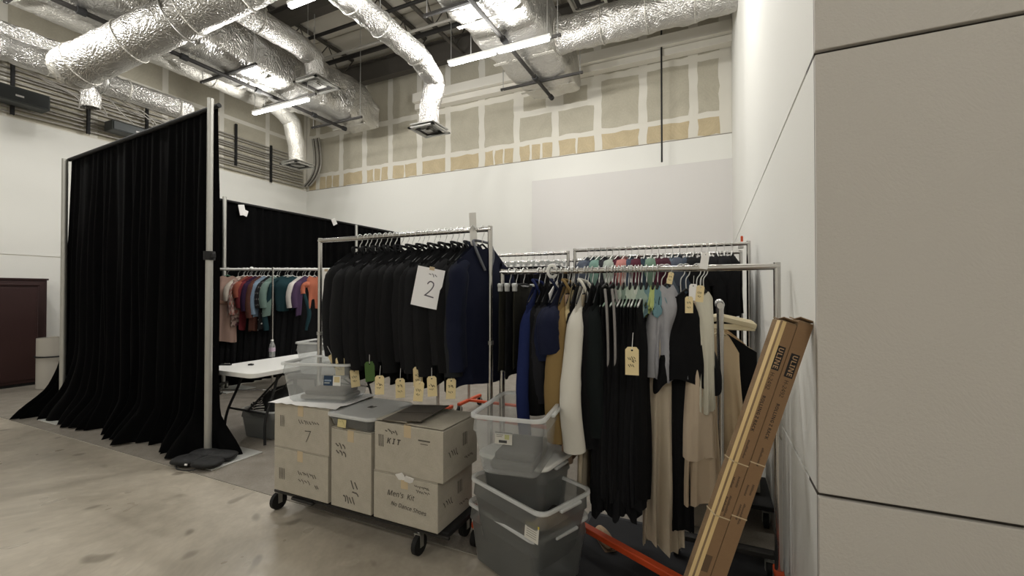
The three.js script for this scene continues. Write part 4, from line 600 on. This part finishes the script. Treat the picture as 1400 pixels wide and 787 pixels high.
// the bins stacked in front of the gap between the racks
{
  const turn = -.42, c = V(-.93, 0, -2.2);
  bin('lowest grey bin on the floor in the leaning stack', [c.x, .003, c.z], turn, .56, .4, .33, M.smoke, { taper: .86 });
  const b2 = bin('second bin nested in the lowest one with a paper label', [c.x + .03, .165, c.z + .05], turn + .04, .54, .385, .33, M.smoke, { taper: .8, sticker: { w: .09, h: .08, y: .22, x: .2, mat: printed('#c9c6bd', 64, 64, x => { x.fillStyle = '#c9b64a'; x.fillRect(0, 0, 64, 10); x.fillStyle = '#6a675f'; for (let i = 0; i < 5; i++) x.fillRect(8, 18 + i * 8, 46, 2); }) } }); b2.rotation.z = -.03;
  const b3 = bin('third bin closed by a white lid in the leaning stack', [c.x - .03, .3, c.z - .07], turn + .25, .42, .32, .3, M.smoke, { taper: .86 });
  raw('lid', lerpRing([[.05, .05, .01, .318], [.38, .28, .03, .318], [.41, .31, .04, .31], [.44, .34, .05, .316], [.45, .35, .05, .308], [.45, .35, .05, .294]]), M.plasticWhite, b3);
  const b4 = bin('topmost open clear bin with a dark folded cloth inside', [c.x + .02, .622, c.z + .12], .12, .36, .52, .3, M.clear, { taper: .8, sticker: { w: .085, h: .055, y: .2, x: -.01, mat: stickerB } });
  const cl = thing('folded_cloth', 'dark grey folded cloth inside the topmost bin', 'cloth', [c.x + .02, .632, c.z + .12], .12); part('folded_layer', rbox(.22, .05, .34, .02, 0, .026, 0), cloth(0x4a4a48), cl); part('folded_layer', rbox(.2, .04, .3, .018, .01, .07, .01), cloth(0x3a3a3a), cl);
  const tan = cloth(0xb9a184);
  const sh = thing('beige_shoe', 'beige dance shoe lying in the second bin', 'shoe', [c.x + .17, .3, c.z + .13], -.9); raw('shoe_upper', grid(20, 10, (u, v) => { const a = u * Math.PI * 2, q = v * 2 - 1, w = .04 * Math.sqrt(Math.max(0, 1 - q * q)) + .004, hgt = (q < -.2 ? .075 : lerp(.075, .035, sstep(-.2, .9, q))); return [Math.cos(a) * w, .02 + Math.max(-.012, Math.sin(a)) * hgt * Math.sqrt(Math.max(.02, 1 - q * q * .9)), q * .13]; }, true), tan, sh); part('sole', rbox(.07, .012, .25, .005, 0, .006, 0), std(0x6d5844, .8), sh); part('heel', rbox(.05, .03, .05, .008, 0, .0, -.09), std(0x2c2622, .7), sh); sh.rotation.z = .2;
  const bl = thing('black_shoe', 'black shoe beside the beige shoe in the second bin', 'shoe', [c.x + .1, .3, c.z + .05], -.6); raw('shoe_upper', grid(20, 10, (u, v) => { const a = u * Math.PI * 2, q = v * 2 - 1, w = .04 * Math.sqrt(Math.max(0, 1 - q * q)) + .004; return [Math.cos(a) * w, .02 + Math.max(-.012, Math.sin(a)) * .06 * Math.sqrt(Math.max(.02, 1 - q * q * .9)), q * .13]; }, true), M.black, bl); part('sole', rbox(.07, .012, .25, .005, 0, .006, 0), M.rubber, bl);
}
// things standing behind the lower rack
{
  const c = carton('grey carton standing on end behind the black dresses', -.42, -.02, .0, .62, -3.05, .35, { front: strokes(128, 190, x => { x.strokeStyle = '#d9d6d0'; x.lineWidth = 4; x.beginPath(); x.moveTo(60, 120); x.lineTo(80, 118); x.lineTo(64, 150); x.stroke(); }) });
  carton('low carton on the floor behind the leaning cartons', -.02, .28, .16, .42, -3.35, .3);
  const sh = thing('floor_bin_shelf', 'low wheeled black platform behind the lower rack', 'dolly', [.1, 0, -3.42]); part('deck', rbox(.5, .03, .5, .006, .0, .14, 0), M.black, sh); for (const x of [-.2, .2]) for (const z of [-.2, .2]) caster(sh, x, z, .05);
  const w = thing('paper_sheet', 'crumpled white paper on top of the grey carton', 'paper', [-.24, .632, -3.15], .3); raw('sheet', grid(10, 10, (u, v) => [(u - .5) * .26, .02 + .05 * noise.noise(u * 4, v * 4, 2) + .05 * u, (v - .5) * .24]), M.paperWhite, w);
  const p = thing('beige_slipper', 'small beige slipper on the floor by the bin stack', 'shoe', [-.6, 0, -2.62], .6); raw('slipper_body', grid(18, 8, (u, v) => { const a = u * Math.PI * 2, q = v * 2 - 1, k = Math.sqrt(Math.max(0, 1 - q * q)); return [Math.cos(a) * (.04 * k + .002), .035 + Math.sin(a) * .034 * Math.sqrt(Math.max(.02, k)), q * .11]; }, true), cloth(0xb59c80), p); part('sole', rbox(.07, .008, .2, .003, 0, .004, 0), std(0x6d5844, .8), p);
}
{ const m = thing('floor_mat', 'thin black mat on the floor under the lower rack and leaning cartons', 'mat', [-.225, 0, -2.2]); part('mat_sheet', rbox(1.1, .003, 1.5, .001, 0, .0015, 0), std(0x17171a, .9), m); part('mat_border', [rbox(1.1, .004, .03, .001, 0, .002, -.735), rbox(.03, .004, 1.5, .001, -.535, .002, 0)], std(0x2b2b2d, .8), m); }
// long cartons leaning on the right wall corner
{
  const face = (n) => printed('#86694c', 80, 2048, x => { const r = rng(n), o = n % 2 ? 0 : 45; for (let i = 0; i < 700; i++) { x.fillStyle = r() > .5 ? 'rgba(120,92,66,.25)' : 'rgba(146,116,86,.25)'; x.fillRect(r() * 80, r() * 2048, 3 + r() * 20, 1 + r() * 2); }
    x.textAlign = 'center'; const line = (t, y, f, c) => { x.save(); x.translate(40, y + o); x.rotate(Math.PI / 2); x.font = f; x.fillStyle = c ?? '#2b221c'; x.fillText(t, 0, 11); x.restore(); };
    x.fillStyle = '#1e1b1c'; x.fillRect(16, 125 + o, 48, 130); line('ULINE', 190, 'bold 40px sans-serif', '#a98a68');
    line('H-2492', 318, '30px sans-serif'); line('ROLLING Z RACK', 500, 'bold 25px sans-serif');
    x.strokeStyle = '#2b221c'; x.lineWidth = 3; for (const [y, L, xx] of [[650, 100, 34], [850, 60, 50], [860, 60, 24], [960, 110, 40], [970, 80, 22]]) for (let i = 0; i < L; i += 6) { x.beginPath(); x.moveTo(xx, y + o + i); x.lineTo(xx + 7 + r() * 6, y + o + i + 2); x.stroke(); }
    x.fillStyle = '#5d4936'; if (!o) x.fillRect(20, 1290, 40, 90); });
  const foot = V(-.214, 0, -1.697), top = V(.231, 1.382, -1.903), Y = top.clone().sub(foot).normalize(), L = 1.46, w = .057, d = .065;
  const Xa = V(Math.cos(YAW), 0, -Math.sin(YAW)); Xa.addScaledVector(Y, -Xa.dot(Y)).normalize(); const Za = Xa.clone().cross(Y).normalize();
  const q = new THREE.Quaternion().setFromRotationMatrix(new THREE.Matrix4().makeBasis(Xa, Y, Za));
  ['long brown printed carton leaning by the wall, the taped one', 'long brown printed carton leaning by the wall corner, nearest the wall'].forEach((lab, k) => {
    const c = thing('long_carton', lab, 'box'); c.quaternion.copy(q); c.position.copy(foot).addScaledVector(Xa, k * (w + .002));
    const low = Math.min(...[[0, 0], [w, 0], [0, -d], [w, -d]].map(([a, b]) => c.position.y + Xa.y * a + Za.y * b)); c.position.addScaledVector(Y, (.004 - low) / Y.y);
    part('carton_body', rbox(w, L, d, .003, w / 2, L / 2, -d / 2), M.brown, c);
    const f = raw('printed_face', new THREE.PlaneGeometry(w * .98, L * .99), face(k + 3), c); f.position.set(w / 2, L / 2, .0012);
    part('top_flap', [rbox(w, .004, d * .55, .001, w / 2, L + .006, -d * .25, -.25), rbox(w, .004, d * .5, .001, w / 2, L + .004, -d * .75, .2)], M.brown, c);
    if (!k) part('packing_tape', [box(.001, L * .995, .022, -.0008, L / 2, -.02), box(.014, L * .995, .001, .008, L / 2, .002)], M.tape, c);
    for (const y of [.69, .9]) part('strapping', box(w + .003, .004, d + .005, w / 2, y, -d / 2), M.clearTape, c);
  });
}
shade(scene);
renderer.render(scene, camera);
